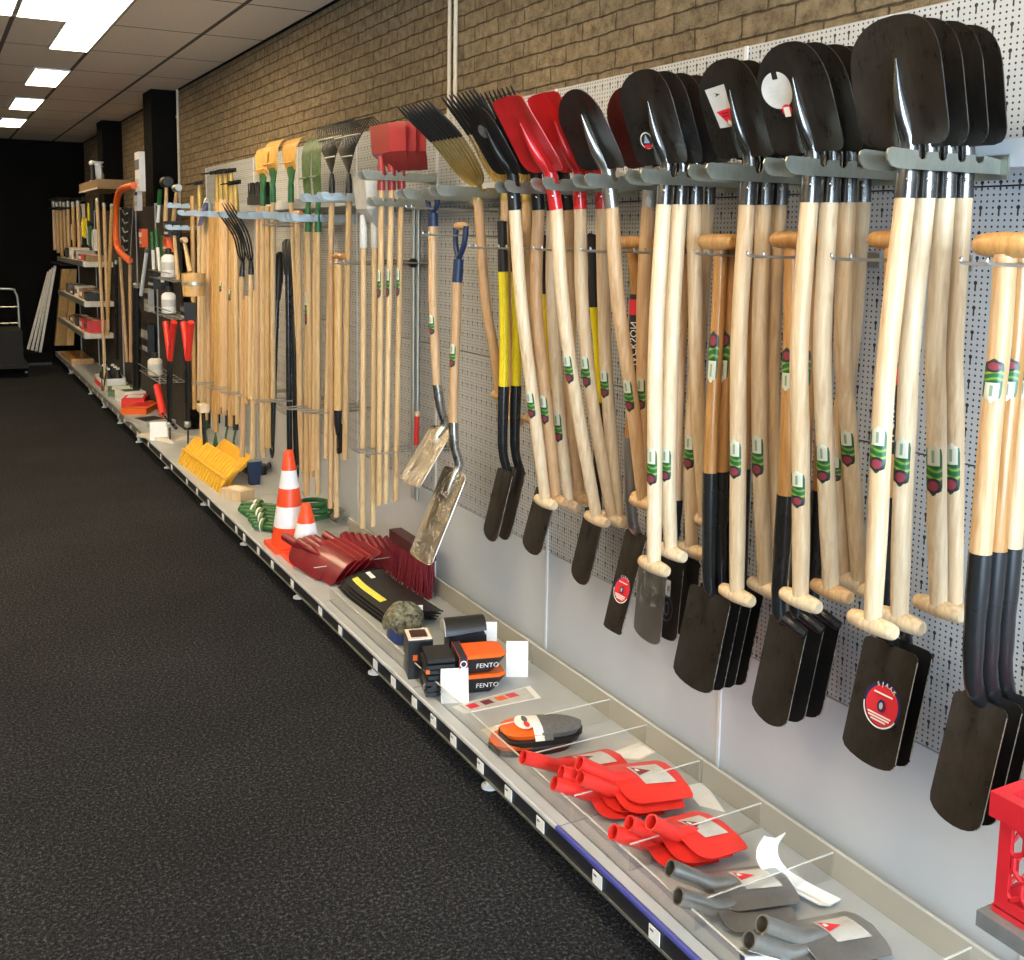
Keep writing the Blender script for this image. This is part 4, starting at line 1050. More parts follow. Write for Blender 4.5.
long_tool('long bare handle ending lowest behind the yellow-handled spade', 'wooden_pole', 'tool handle', [(336.5, 262), (337, 400), (336.5, 517)], 4.80, G1, r=.013)
long_tool('long bare reddish handle beside the yellow-handled spade', 'wooden_pole', 'tool handle', [(331, 230), (331.5, 400), (330.3, 508)], 4.86, G1, r=.013, mat='beech')
# black long poles
def pole(label, Y, px, sheath, head_px):
    pts = [P(*p, Y=Y) for p in px]; root = thing('pole_tool', label, 'pole', pts[-1], 'long black pole tools')
    MB().tube(smoothpath(pts, 8), .016, 10).build('pole', 'black_tube', root)
    a = pts[0]; MB().tube([a + Vector((0, 0, .06)), a + Vector((0, 0, .04)), a.lerp(pts[1], .5), pts[1]], [.012, .027, .027, .020], 10).build('sheath', 'black_plastic', root)
    e = pts[-1]; hd = MB()
    for s in (-1, 1): hd.tube(smoothpath([e + Vector((0, 0, .03)), e + Vector((0, s * .03, -.01)), e + Vector((0, s * .02, -.05)), e + Vector((0, 0, -.075))], 8), .007, 6)
    hd.build('cutter', 'black_tube', root)
pole('long black pole tool with a sheath, leaning behind the orange rake handles', 6.05, [(279.5, 262), (277, 300), (274, 380), (272, 445)], None, None)
pole('long black pole tool straight above the larger cone, outer one', 5.75, [(287, 250), (288, 275), (289, 380), (290, 466)], None, None)
pole('long black pole tool straight above the larger cone, inner one', 5.70, [(291, 250), (293, 275), (295, 380), (296.5, 466)], None, None)

# black digging fork leaning out, and the row of far handles
def black_fork(label, Y, wood_px, neck_px, mid_px, tip_px):
    return gold_fork(label, Y, wood_px, neck_px, mid_px, tip_px, .20, 4, 'pine', 'black_tube', 'tip_black', 'black digging forks', .016)
black_fork('black four-tined digging fork leaning out before the far handles, nearer one', 6.36, [(251, 273), (250.5, 340), (250, 398)], (251, 262), (243, 232), (226, 203), )
black_fork('black four-tined digging fork leaning out before the far handles, farther one', 6.55, [(241.8, 275), (242, 340), (242.5, 396)], (243, 262), (237, 235), (222, 212))
far = [(263, 206, 262.5, 452, 6.02), (268, 206, 268, 448, 5.98), (259, 206, 258, 404, 6.2), (236, 202, 238, 424, 6.8), (231.5, 190, 230.5, 426, 6.95), (226.5, 190, 226.5, 410, 7.1), (221.5, 190, 222.5, 407, 7.25), (217.5, 190, 216, 432, 7.4), (245.5, 300, 242.2, 457, 6.5), (256, 290, 252.5, 459, 6.3),
       (213.5, 214, 214, 420, 7.55), (209, 210, 209, 410, 7.7), (204, 208, 202, 438, 7.85), (192.5, 196, 194.5, 409, 8.1), (199.5, 200, 199.5, 400, 7.95)]
desc = ['between two orange rakes', 'nearest to the black poles', 'hiding behind the farthest orange rake', 'nearest the black fork', 'second from the black fork', 'third from the black fork', 'fourth from the black fork', 'fifth from the black fork',
        'reaching low behind the black fork', 'reaching low beside the orange rakes', 'beside the blue-bladed hoe', 'carrying the blue hoe blade', 'reaching lowest beside the red loppers', 'standing closest to the red loppers', 'squeezed between hoe and red loppers']
for k, (xt, yt, xb, yb, Y) in enumerate(far):
    hd = None; nm_ = 'wooden_pole'; ct = 'tool handle'
    if 3 <= k <= 7: hd = rake_head; nm_ = 'garden_rake'; ct = 'rake'
    if k == 11: hd = hoe_head; nm_ = 'garden_hoe'; ct = 'hoe'
    if k == 2: hd = broom_head; nm_ = 'push_broom'; ct = 'broom'
    if k == 14: hd = rake_head; nm_ = 'garden_rake'; ct = 'rake'
    what = {'wooden_pole': 'long plain wooden handle ', 'garden_rake': 'garden rake on a wooden handle, ', 'garden_hoe': 'hoe on a wooden handle, ', 'push_broom': 'black push broom held head up, '}[nm_]
    long_tool(what + desc[k], nm_, ct, [(xt, yt), ((xt + xb) / 2, (yt + yb) / 2), (xb, yb)], Y, 'long wooden handles of the far bays', .0175, ['pine', 'yellow_wood', 'beech'][k % 3], hd, (.42, .47) if k in (4, 6) else None)
# more handles behind, filling the far rows
extra = [(211, 213, 213, 412, 7.62, 1), (206, 212, 206, 420, 7.78, 0), (223.8, 200, 224.5, 415, 7.16, 2), (233.5, 200, 234, 415, 6.86, 0), (247.5, 296, 247, 404, 6.42, 1), (219, 202, 219.5, 414, 7.33, 1)]
for k, (xt, yt, xb, yb, Y, m) in enumerate(extra):
    long_tool('plain wooden handle set back in the far rows, ' + ['second behind the hoe', 'directly behind the hoe', 'between the third and fourth rake', 'between the first and second rake', 'behind the nearer black fork', 'between the fourth and fifth rake'][k], 'wooden_pole', 'tool handle', [(xt, yt), ((xt + xb) / 2, (yt + yb) / 2), (xb, yb)], Y, 'long wooden handles of the far bays', .0165, ['pine', 'yellow_wood', 'beech'][m])
# low wire keepers that stop handles swinging
for px, py, Y, wd in ((372, 452, 4.14, 'round the red scoop handles'), (330, 411, 4.9, 'round the wire rake handles'), (312, 407, 5.25, 'round the green rake handles'), (285, 400, 5.75, 'round the orange rake handles'), (240, 393, 6.5, 'round the black fork handles'), (225, 388, 6.9, 'round the garden rake handles'), (212, 383, 7.4, 'at the far end of the rake handles'),
                      (356, 262, 4.4, 'above the yellow-handled spade'), (300, 224, 5.5, 'behind the orange T-grips')):
    z = P(px, py, Y=Y).z
    wire_hook(Y, z, 1.56, 'thin wire keeper ' + wd, gap=.045, group='thin wire keepers')
    wire_hook(Y + .09, z - .012, 1.56, 'thin wire keeper just beyond the one ' + wd, gap=.035, group='thin wire keepers')
# ================================================================ the far end: small tools, stepped shelves, cart
def at(px, py, X=1.6):
    p = P(px, py, X=X)
    return p if p.y < 15.7 else P(px, py, Y=15.7)
# red-handled loppers
def loppers(label, x0, x1, xj, X=1.55):
    a0, a1 = at(x0, 322, X), at(x1, 322, X); j = at(xj, 360, X); e = at(xj - .5, 424, X)
    root = thing('loppers', label, 'loppers', e, 'red-handled loppers')
    for a in (a0, a1):
        MB().tube([a, a.lerp(j, .5), j], [.024, .022, .020], 10).build('handle_grip', 'red_bright', root)
        MB().tube([j, j.lerp(e, .5) + (a - j) * .2 * Vector((1, 1, 0)).length / 1.4, e], [.018, .017, .016], 10).build('handle_arm', 'black_tube', root)
    MB().lathe(e, [(.02, -.02), (.03, 0), (.02, .02)], 12, (1, 0, 0)).build('pivot', 'zinc', root)
    d = Vector((0, 0, -1)); n = Vector((-1, 0, 0))
    MB().sheet(blade_rows(e + Vector((0, .02, 0)), d, .05, .15, n, rs=.01, rt=.08, dish=.004, ridge=0), .004, n).build('blade', 'blade_black', root)
loppers('red-handled lopper beside the white bottles', 165.5, 174, 170)
loppers('red-handled lopper nearer to the wooden handles', 183.5, 191, 188)
# bow saw
pts = [at(*p, 1.55) for p in ((134, 185.5), (121, 190), (116.5, 203), (115.5, 225), (117, 245), (122, 254), (129.5, 260.5))]
t = thing('bow_saw', 'big orange bow saw hung on the far wall by the pillars', 'saw', pts[3])
MB().tube(smoothpath(pts, 24), .030, 12).build('bow', 'orange_plastic', t)
MB().prism([pts[0], pts[-1], pts[-1] + Vector((0, -.0, -.03)) + Vector((0, -.03, 0)), pts[0] + Vector((0, -.03, 0))], (.002, 0, 0)).build('saw_blade', 'zinc', t, False)
for k in range(5):
    c = at(126, 213 + k * 9, 1.66); t = thing('folding_saw', 'dark carded hand saw inside the orange bow, ' + ORD[k] + ' from the top', 'saw', c, 'dark carded saws')
    MB().prism([c + Vector((0, y, z)) for y, z in ((-.16, .04), (.16, .07), (.17, .0), (.02, -.05), (-.15, -.02))], (.01, 0, 0)).build('card', 'black_plastic', t, False)
    MB().tube(smoothpath([c + Vector((-.012, -.14, -.005)), c + Vector((-.012, 0, -.015)), c + Vector((-.012, .14, .03))], 8), .007, 6).build('blade', 'zinc', t)
# mallets and hammers hanging on the panel
def hammer(label, hx, hy, ex, ey, X=1.66, head='black_plastic', name='mallet', hl=.07, hr=.045, hm='pine'):
    h, e = at(hx, hy, X), at(ex, ey, X); t = thing(name, label, name, e, 'mallets on the far wall')
    MB().tube([h, h.lerp(e, .5), e], [.012, .015, .017], 10).build('handle', hm, t)
    MB().lathe(h, [(hr * .85, -hl), (hr, -hl * .8), (hr * .92, 0), (hr, hl * .8), (hr * .85, hl)], 16, (0, 1, 0)).build('head', head, t)
hammer('black rubber mallet hung head up beside the dark pillar', 166.5, 182, 165.5, 224)
hammer('wooden-handled mallet next to the black rubber one', 177, 188, 173, 224, head='zinc', hl=.06, hr=.03)
hammer('dark-headed hammer lower down above the white bottle', 174, 232, 178, 280, head='black_tube', name='hammer', hl=.06, hr=.028)
hammer('thin-handled hammer beside the wooden bucket', 184, 240, 190, 272, head='ash', name='hammer', hl=.05, hr=.022)
def bottle(label, x, y0, y1, X=1.62, r=.055, mat='white_plastic'):
    a, b = at(x, y0, X), at(x, y1, X); h = a.z - b.z; t = thing('bottle', label, 'bottle', b, 'white bottles on wire shelves')
    MB().lathe(b, [(r * .9, 0), (r, .01), (r, h * .78), (r * .8, h * .88), (r * .45, h * .93), (r * .4, h)], 16).build('body', mat, t)
    MB().lathe(b + Vector((0, 0, h)), [(r * .45, -.01), (r * .45, .03), (r * .3, .035)], 12).build('cap', 'black_plastic', t)
    MB().tube([b + Vector((0, 0, h * .3)), b + Vector((0, 0, h * .62))], r * 1.01, 16, False).build('wrapper', 'frost_plastic', t)
bottle('white bottle on the upper wire shelf among the far hand tools', 169, 253, 277)
bottle('white bottle on the lower wire shelf above the red loppers', 169, 291, 313)
bottle('cream bottle with a red base low beside the red lopper', 155.5, 357, 375, 1.6, .06, 'card_beige')
for k, (x, y) in enumerate(((170, 278), (170, 314), (158, 375))):
    c = at(x, y, 1.62); t = thing('wire_shelf', 'small wire shelf under the ' + ['upper white bottle', 'lower white bottle', 'cream bottle'][k], 'wire shelf', c + Vector((0, 0, -.01)), 'small wire shelves')
    f = MB()
    for xx in (1.55, 1.62, 1.69, 1.75): f.tube([(xx, c.y - .45, c.z - .008), (xx, c.y + .45, c.z - .008)], .004, 6)
    for k2 in range(7): f.tube([(1.545, c.y - .42 + k2 * .14, c.z - .012), (1.755, c.y - .42 + k2 * .14, c.z - .012)], .003, 6)
    f.tube([(1.54, c.y - .45, c.z + .05), (1.54, c.y + .45, c.z + .05)], .004, 6)
    f.build('wires', 'wire', t)
# wooden bucket
c = at(194, 296, 1.62); t = thing('wooden_box', 'small orange-brown wooden tub between bottles and handles', 'tub', c)
MB().lathe(c, [(.075, 0), (.085, .16), (.078, .16), (.07, .02)], 16).build('tub', 'yellow_wood', t); MB().tube([c + Vector((0, 0, .08)), c + Vector((0, 0, .1))], .084, 16, False).build('hoop', 'zinc', t)
# green and white grabber sticks
for k, (xa, ya, xb, yb) in enumerate(((156, 228, 160, 272), (152, 232, 154, 272), (160, 190, 158, 222), (163, 236, 162.5, 282))):
    a, b = at(xa, ya, 1.63), at(xb, yb, 1.63); t = thing('grabber', 'green and white stick tool, ' + ['nearest the bottles', 'beside the orange carton', 'highest up under the pillar', 'hanging lowest'][k], 'stick tool', b, 'green and white stick tools')
    m = a.lerp(b, .45); MB().tube([a, m], .016, 10).build('grip', 'green_plastic', t); MB().tube([m, b], .014, 10).build('shaft', 'white_plastic', t)
# packages
def pack(label, px, py, size, X=1.66, mat='white_plastic', band='black_plastic', name='package'):
    c = at(px, py, X); t = thing(name, label, 'package', c - Vector((0, 0, size[2] / 2)), 'carded packages on the far wall')
    MB().box(c, size).build('box', mat, t, False); MB().box(c + Vector((-.002, 0, size[2] * .18)), (size[0] + .002, size[1] * .96, size[2] * .25)).build('panel', band, t, False)
    MB().box(c + Vector((-.003, 0, -size[2] * .25)), (size[0] + .002, size[1] * .7, size[2] * .14)).build('print', 'sticker_grey', t, False)
pack('tall grey-white package high up beside the dark pillar', 140, 172, (.05, .22, .34), band='grey_foam')
pack('white carded package under the tall one by the pillar', 138, 197, (.04, .18, .24), mat='card_white', band='black_plastic')
pack('orange and white carton inside the far tools', 143.5, 238, (.05, .13, .16), mat='orange_plastic', band='card_white')
pack('black toolbox on the wire shelf by the bottles', 158, 279, (.12, .26, .16), mat='black_plastic', band='rail_black')
pack('black carded tool under the mallets', 171.5, 229, (.08, .20, .12), mat='black_plastic', band='grey_foam')
pack('orange carded tool above the upper white bottle', 168.5, 244, (.06, .18, .12), mat='orange_plastic', band='sticker_red')
pack('black carded tool above the red loppers', 188, 312, (.08, .14, .14), mat='black_plastic', band='grey_foam')
pack('black carded shears beside the cream bottle', 148, 340, (.06, .3, .3), X=1.7, mat='black_plastic', band='grey_plastic')
pack('grey carded shears low by the red loppers', 149, 300, (.05, .22, .2), X=1.7, mat='grey_plastic', band='black_plastic')
# row of thin-handled tools between stepped shelves and bow saw
for k, (xa, ya, xb, yb, m) in enumerate(((120, 255, 127, 362, 'beech'), (130, 262, 131, 362, 'beech'), (97, 200, 106, 392, 'pine'), (104, 205, 108, 330, 'pine'), (112, 206, 107, 335, 'yellow_wood'), (137, 285, 137, 389, 'black_tube'), (147, 250, 141, 295, 'white_plastic'), (116, 262, 117, 360, 'black_tube'))):
    X = 1.46 if k in (2, 3, 4) else 1.6
    a, b = at(xa, ya, X), at(xb, yb, X); t = thing('long_handled_tool', ['reddish thin handle below the orange bow saw', 'second reddish thin handle below the orange bow saw', 'pale pole leaning before the stepped shelves, the longest', 'pale pole before the stepped shelves, middle one', 'yellowish pole before the stepped shelves, nearest the bow saw', 'thick black roll standing beside the cream bottle shelf', 'white tube under the orange carton', 'thin black bar left of the reddish handles'][k].replace('left of', 'beside'), 'tool handle', b, 'thin-handled tools at the far end')
    r = .035 if k == 5 else .016
    MB().tube([a, a.lerp(b, .5), b], r, 10).build('handle', m, t)
    if k in (2,): MB().tube(smoothpath([b, b + Vector((-.02, 0, .04)), b + Vector((.0, -.06, .2)), b + Vector((0, -.03, .34))], 8), .008, 8).build('steel_end', 'bright_steel', t)
    MB().lathe(a, [(r * 1.05, -.02), (r * 1.1, .01), (r * .7, .02)], 10, (a - b)).build('end_cap', 'zinc' if k > 1 else 'black_plastic', t)
# stepped shelves
tops = [(84, 262, 1.46), (85, 302, 1.46), (85, 334, 1.46)]
for k, (x, y, X) in enumerate(tops):
    p = at(x, y, X); z = p.z; ya = p.y; yb = ya + 2.6
    t = thing('wall_shelf', 'stepped far shelf, ' + ['uppermost of three', 'middle of three', 'lowest of three, carrying red packs'][k], 'shelf', (1.755, ya, z), 'stepped far shelves')
    MB().bbox((X, ya, z - .02), (1.755, yb, z)).build('board', 'card_beige', t, False)
    MB().bbox((X - .012, ya - .004, z - .05), (X, yb, z + .006)).build('price_rail', 'zinc', t, False)
    MB().bbox((X, ya - .006, z - .055), (1.755, ya, z)).build('end_bracket', 'card_beige', t, False)
    for q in range(5):
        yy = ya + .25 + q * .45; rr = random.random()
        c = Vector((1.58, yy, z)); h = .05 + .09 * rr
        m = [['brown_box', 'red_bright', 'grey_plastic', 'card_beige', 'black_plastic'], ['black_plastic', 'brown_box', 'card_beige', 'maroon_paint', 'grey_foam'], ['red_bright', 'red_bright', 'black_plastic', 'brown_box', 'dark_red']][k][q]
        u = thing('carton', ['brown', 'red', 'grey', 'pale', 'black', 'black', 'brown', 'pale', 'maroon', 'dark grey', 'red', 'second red', 'black', 'brown', 'dark red'][k * 5 + q] + ' carton on the ' + ['uppermost', 'middle', 'lowest'][k] + ' stepped shelf', 'carton', c, 'cartons on the stepped shelves')
        MB().bbox((1.50, yy - .14, z + .001), (1.70, yy + .14, z + h)).build('box', m, u, False); MB().bbox((1.497, yy - .1, z + h * .3), (1.50, yy + .1, z + h * .7)).build('panel', 'card_white' if q % 2 else 'grey_foam', u, False)
        MB().bbox((1.57, yy - .141, z + h), (1.63, yy + .141, z + h + .002)).build('tape', 'card_beige', u, False)
# carton trays on the base shelf and a wooden board
c = at(100, 372, 1.62); y = P(100, 388, Z=SHELF).y
t = thing('tray_carton', 'white printed carton tray with dark bottles on the base shelf', 'carton', (1.58, y, SHELF))
MB().bbox((1.46, y - .25, SHELF), (1.70, y - .24, SHELF + .12)).bbox((1.46, y + .24, SHELF), (1.70, y + .25, SHELF + .12)).bbox((1.46, y - .25, SHELF), (1.47, y + .25, SHELF + .12)).bbox((1.69, y - .25, SHELF), (1.70, y + .25, SHELF + .12)).bbox((1.46, y - .25, SHELF), (1.70, y + .25, SHELF + .01)).build('tray', 'card_white', t, False)
MB().bbox((1.457, y - .22, SHELF + .03), (1.46, y + .22, SHELF + .08)).build('print', 'sticker_red', t, False)
for k in range(6):
    c = Vector((1.54 + (k % 2) * .09, y - .17 + (k // 2) * .17, SHELF + .012)); u = thing('bottle', 'dark bottle in the white carton tray, ' + ORD[k] + ' counted from the aisle', 'bottle', c, 'dark bottles in the tray')
    MB().lathe(c, [(.04, 0), (.042, .01), (.042, .12), (.02, .15), (.016, .19)], 12).build('body', 'black_plastic', u); MB().lathe(c + Vector((0, 0, .19)), [(.018, 0), (.018, .02)], 10).build('cap', 'card_white', u)
y = P(62, 356, Z=SHELF).y; t = thing('wooden_board', 'orange-brown board lying on the base shelf near the end wall', 'board', (1.58, min(y, 14.6), SHELF))
y = min(y, 14.4); MB().bbox((1.45, y - .7, SHELF), (1.70, y + .5, SHELF + .04)).build('board', 'orange_wood', t, False); MB().bbox((1.45, y - .7, SHELF + .04), (1.70, y - .6, SHELF + .06)).build('batten', 'yellow_wood', t, False)
# white bag and box on top near the farther pillar
c = at(97, 175, 1.62); t = thing('paper_bag', 'crumpled white bag on top of the far shelving', 'bag', c - Vector((0, 0, .1)))
rows = []
for i in range(7):
    z = -.10 + i * .034; rr = .10 * (1 - .04 * i) ; rows.append([c + Vector((rr * .7 * cos(q * pi / 5) + random.uniform(-.012, .012), rr * 1.3 * sin(q * pi / 5) + random.uniform(-.012, .012), z)) for q in range(11)])
for r_ in rows: r_[10] = r_[0]
MB().sheet(rows, .004).build('bag', 'white_plastic', t); MB().lathe(c + Vector((0, 0, .09)), [(.07, 0), (.05, .02), (.075, .05)], 10).build('twisted_neck', 'card_white', t)
c = at(103, 196, 1.58); c.z = at(97, 175, 1.62).z - .161; t = thing('top_shelf', 'brown wooden top shelf below the crumpled white bag', 'shelf', (1.755, c.y, c.z)); MB().bbox((1.45, c.y - .6, c.z - .03), (1.755, c.y + .8, c.z + .06)).build('board', 'brown_box', t, False); MB().bbox((1.445, c.y - .6, c.z - .035), (1.45, c.y + .8, c.z - .02)).build('lip', 'card_beige', t, False)
c = at(93, 180, 1.56); t = thing('spray_nozzle', 'black nozzle gadget beside the crumpled white bag', 'gadget', c); MB().tube([c, c + Vector((0, .02, .16))], [.03, .022], 10).build('body', 'black_plastic', t); MB().lathe(c + Vector((0, .02, .18)), [(.02, -.03), (.03, 0), (.01, .03)], 10, (1, 0, .3)).build('knob', 'white_plastic', t)
for k, (xx, yy) in enumerate(((46, 200), (46, 209), (50, 262))):
    a = at(xx, yy, 1.42); t = thing('hook_rail', 'dark hook bar in the last bay, ' + ['upper', 'middle', 'lower'][k] + ' of three', 'hook bar', (1.755, a.y, a.z), 'dark hook bars in the last bay')
    for q in range(3): MB().tube([(1.42, a.y - .2 - q * .45, a.z), (1.755, a.y - .2 - q * .45, a.z - .01)], .012, 8).build('arm', 'black_tube', t)
    MB().bbox((1.735, a.y - 1.3, a.z - .03), (1.755, a.y, a.z + .02)).build('back_bar', 'black_tube', t, False)
# last bay: bundles of handles, yellow and red hand tools, boards leaning
for k, xx in enumerate((53.5, 57, 60.5, 64, 68, 73, 78)):
    a, b = at(xx, 203 + (k % 2), 1.6), at(xx + 1.5, 250 + 3 * (k % 3), 1.6); t = thing('wooden_pole', 'wooden handle hung in the last bay, ' + ORD[k] + ' from the dark end wall', 'tool handle', b, 'handles in the last bay')
    MB().tube([a, a.lerp(b, .5), b], .022, 10).build('handle', ['beech', 'pine', 'yellow_wood'][k % 3], t); MB().lathe(a, [(.026, -.04), (.026, .02), (.012, .03)], 10).build('ferrule', 'zinc', t)
for k, (px, py, m) in enumerate(((66, 225, 'yellow_grip'), (69, 240, 'card_white'), (74, 232, 'red_bright'), (80, 235, 'grey_plastic'), (85, 228, 'yellow_grip'), (90, 236, 'green_plastic'), (83, 214, 'card_beige'), (91, 212, 'black_plastic'), (95, 240, 'card_white'))):
    c = at(px, py, 1.66); t = thing('carded_tool', ['yellow', 'small white', 'red', 'grey', 'second yellow', 'green', 'beige', 'black', 'pale'][k] + ' carded hand tool in the last bay above the stepped shelves', 'hand tool', c, 'carded hand tools in the last bay')
    MB().box(c, (.03, .16, .24)).build('card', m, t, False); MB().tube([c + Vector((-.025, 0, -.1)), c + Vector((-.025, 0, .02)), c + Vector((-.025, .01, .1))], [.014, .016, .008], 8).build('tool', ['black_plastic', 'yellow_grip', 'zinc'][k % 3], t)
for k in range(4):
    yq = 15.2 + .14 * k; a = P(56 - 2.2 * k, 266 + 2 * k, Y=yq); b = P(41 - 4 * k, 352, Y=yq); b.z = P(41, 352, Y=15.2).z
    t = thing('leaning_board', 'whitish board leaning at the end of the display wall, ' + ['nearest', 'second', 'third', 'closest to the end wall'][k], 'board', b, 'whitish boards leaning at the end')
    d = (a - b).normalized(); n = Vector((-d.z, 0, d.x)); MB().prism([b - WY * .06, b + WY * .06, a + WY * .06, a - WY * .06], n * .022).build('board', 'board_white' if k != 1 else 'grey_plastic', t, False)
    MB().prism([b - WY * .06 + n * .022, b - WY * .045 + n * .022, a - WY * .045 + n * .022, a - WY * .06 + n * .022], n * .008).build('edge_strip', 'card_beige', t, False)
for k, (xa, xb) in enumerate(((70, 60), (76, 70))):
    a, b = at(xa - 3, 270, 1.6), at(xb, 345, 1.5); t = thing('timber_post', 'yellow-brown timber standing under the stepped shelves, ' + ['thicker one', 'thinner one'][k], 'timber', b, 'timbers in the last bay')
    w = .07 - .03 * k; MB().prism([b + Vector((-w, -w, 0)), b + Vector((w, -w, 0)), b + Vector((w, w, 0)), b + Vector((-w, w, 0))], a - b).build('post', 'yellow_wood', t, False); MB().prism([a + Vector((-w, -w, 0)), a + Vector((w, -w, 0)), a + Vector((w, w, 0)), a + Vector((-w, w, 0))], (0, 0, .012)).build('end_grain', 'beech', t, False)
t = thing('dark_plinth', 'low dark plinth under the whitish leaning boards', 'plinth', (1.02, 15.6, 0)); pz = P(41, 352, Y=15.2).z; MB().bbox((.80, 15.12, 0), (1.36, 15.9, max(.03, pz - .003))).build('plinth', 'pillar_dark', t, False); MB().bbox((.80, 15.11, 0), (1.36, 15.12, .03)).build('kick', 'black_plastic', t, False)
# dark hand truck by the end wall
yq = 14.7; xr = P(18.5, 310, Y=yq).x; zt = P(10, 289, Y=yq).z; xl = xr - .62
t = thing('hand_truck', 'black trolley with a chrome push bar by the dark end wall', 'trolley', (xr - .3, yq, 0))
MB().tube(smoothpath([(xl, yq, .12), (xl, yq, zt - .2), (xl + .03, yq, zt - .04), (xl + .09, yq, zt), (xr - .09, yq, zt), (xr - .03, yq, zt - .04), (xr, yq, zt - .2), (xr, yq, .12)], 28), .014, 10).build('push_bar', 'zinc', t)
MB().bbox((xl - .03, yq - .9, .12), (xr + .03, yq + .02, .16)).build('deck', 'bristle', t, False)
MB().bbox((xl + .02, yq - .8, .16), (xr - .02, yq - .1, zt * .55)).build('crate', 'bristle', t, False)
for z in (zt * .58, zt * .78): MB().tube([(xl, yq - .0, z), (xr, yq - .0, z)], .010, 8).build('cross_bar', 'bright_steel', t)
for x in (xl, xr):
    for y in (yq - .8, yq - .05): MB().lathe((x, y, .055), [(.03, -.018), (.055, -.016), (.055, .016), (.03, .018)], 16, (1, 0, 0)).build('wheel', 'black_tube', t)
# ================================================================ goods lying on the base shelf
UPV = Vector((0, 0, 1))
def on(px, py, z=0.): return P(px, py, Z=SHELF + z)

def head(label, mouth_px, far_px, near_px, mat, lift, group, mouth_h=.045, sticker=False, wmul=1., smat='sticker_grey', tri='sticker_red', flat=.018, L0=.085):
    """loose shovel head lying on the shelf: open socket towards the aisle, blade towards the wall"""
    m = on(*mouth_px, mouth_h + lift); a = on(*far_px, lift + .012); b = on(*near_px, lift + .012); e = (a + b) / 2
    W = (a - b).length * wmul
    ax = (e - m); ax.z = 0; L = ax.length; ax.normalize(); wx = UPV.cross(ax).normalized()
    root = thing('bare_shovel', label, 'shovel head', (m.x, m.y, SHELF + lift), group)
    s0 = m + ax * L * .34; s0.z = SHELF + lift + flat + .016
    d = (e + Vector((0, 0, .010)) - s0).normalized(); n = ax.cross(wx); n = n if n.z > 0 else -n
    rows = blade_rows(s0, d, W, (e - s0).length, UPV, rs=min(.045, W * .25), rt=.014, pt=3., dish=flat, ridge=.010, rw=.022, rl=.40, wax=wx, nu=17)
    bl = MB().sheet(rows, .0025, UPV).build('blade', mat, root, True, 50)
    r = .0205
    pth = smoothpath([m, m.lerp(s0, .55) + Vector((0, 0, .002)), s0 + Vector((0, 0, .004)), s0 + d * .04 + Vector((0, 0, .003)), s0 + d * .075 + Vector((0, 0, -.002))], 16)
    rr = [r] * 5 + [r * .98] * 4 + [r * .92, r * .86, r * .8, r * .74, r * .66, r * .55, r * .42, r * .3]
    MB().pipe_open(pth, rr[:len(pth)], .004, 16).build('socket', mat, root)
    I = dict(nk=s0 + d * .004, d=d, n=UPV, L=(e - s0).length, W=W, kw=dict(dish=flat, ridge=.010, rw=.022, rl=.40), blade=bl)
    def dc(pts, name, mt, lf):
        mb = MB(); pts = densify(pts); k = len(pts); c = (sum(p[0] for p in pts) / k, sum(p[1] for p in pts) / k)
        def q(t, lat):
            kk = I['kw']; off = -kk['dish'] * (2 * lat / W) ** 2 + kk['ridge'] * math.exp(-(lat / (kk['rw'] * (1 - .5 * t))) ** 2) * max(0, 1 - t / kk['rl']) ** .8
            return s0 + d * (t * I['L']) + wx * lat + UPV * (off + lf)
        mb.v.append(q(*c))
        for g in range(1, 5):
            for p in pts: mb.v.append(q(c[0] + (p[0] - c[0]) * g / 4, c[1] + (p[1] - c[1]) * g / 4))
        for j in range(k): mb.f.append([0, 1 + j, 1 + (j + 1) % k])
        for g in range(3):
            for j in range(k):
                A = 1 + g * k; B = 1 + (g + 1) * k; mb.f.append([A + j, B + j, B + (j + 1) % k, A + (j + 1) % k])
        return mb.build(name, mt, bl, False)
    if sticker:
        w = W * .26
        dc([(.36, w * 1.15), (.40, -w * .75), (.86, -w * .85), (.82, w * 1.1)], 'label', smat, .002)
        dc([(.41, w * .0), (.40, w * 1.0), (.63, w * .35)], 'red_triangle', tri, .0028)
        dc([(.42, w * .4), (.42, w * .7), (.46, w * .72), (.48, w * .45)], 'print', 'text_white', .0036)
        for q_ in (.66, .71, .76): dc([(q_, w * .7), (q_, -w * .4), (q_ + .02, -w * .4), (q_ + .02, w * .7)], 'print', 'frost_plastic', .0028)
    return root

g = 'loose polished steel shovel heads'
head('polished steel shovel head nearest the frame edge, its label with a red triangle', (762, 924), (842, 909), (901, 948), 'worn_steel', .022, g, 0.095, True)
head('polished steel shovel head second of the nearest lot, mostly under the labelled one', (749, 940), (836, 925), (888, 962), 'worn_steel', .010, g, 0.090)
head('polished steel shovel head third of the nearest lot, only its socket in view', (742, 958), (826, 945), (880, 985), 'worn_steel', .0, g, .04)
head('polished steel shovel head with a red-triangle label, beside the white curved guard', (670, 868), (768, 861), (803, 899), 'worn_steel', .022, g, 0.097, True)
head('polished steel shovel head lying under the one beside the white curved guard', (678, 896), (766, 884), (800, 918), 'worn_steel', .002, g, 0.087)
g = 'loose red shovel heads'
head('red shovel head on top of the nearer red lot, grey label with red triangle', (651, 822), (697, 807), (749, 845), 'red_bright', .034, g, 0.095, True, tri='dark_red')
head('red shovel head in the middle of the nearer red lot', (629, 823), (690, 812), (738, 852), 'red_bright', .018, g, 0.090)
head('red shovel head at the bottom of the nearer red lot, beside a steel one', (613, 832), (680, 818), (722, 858), 'red_bright', .002, g, 0.087)
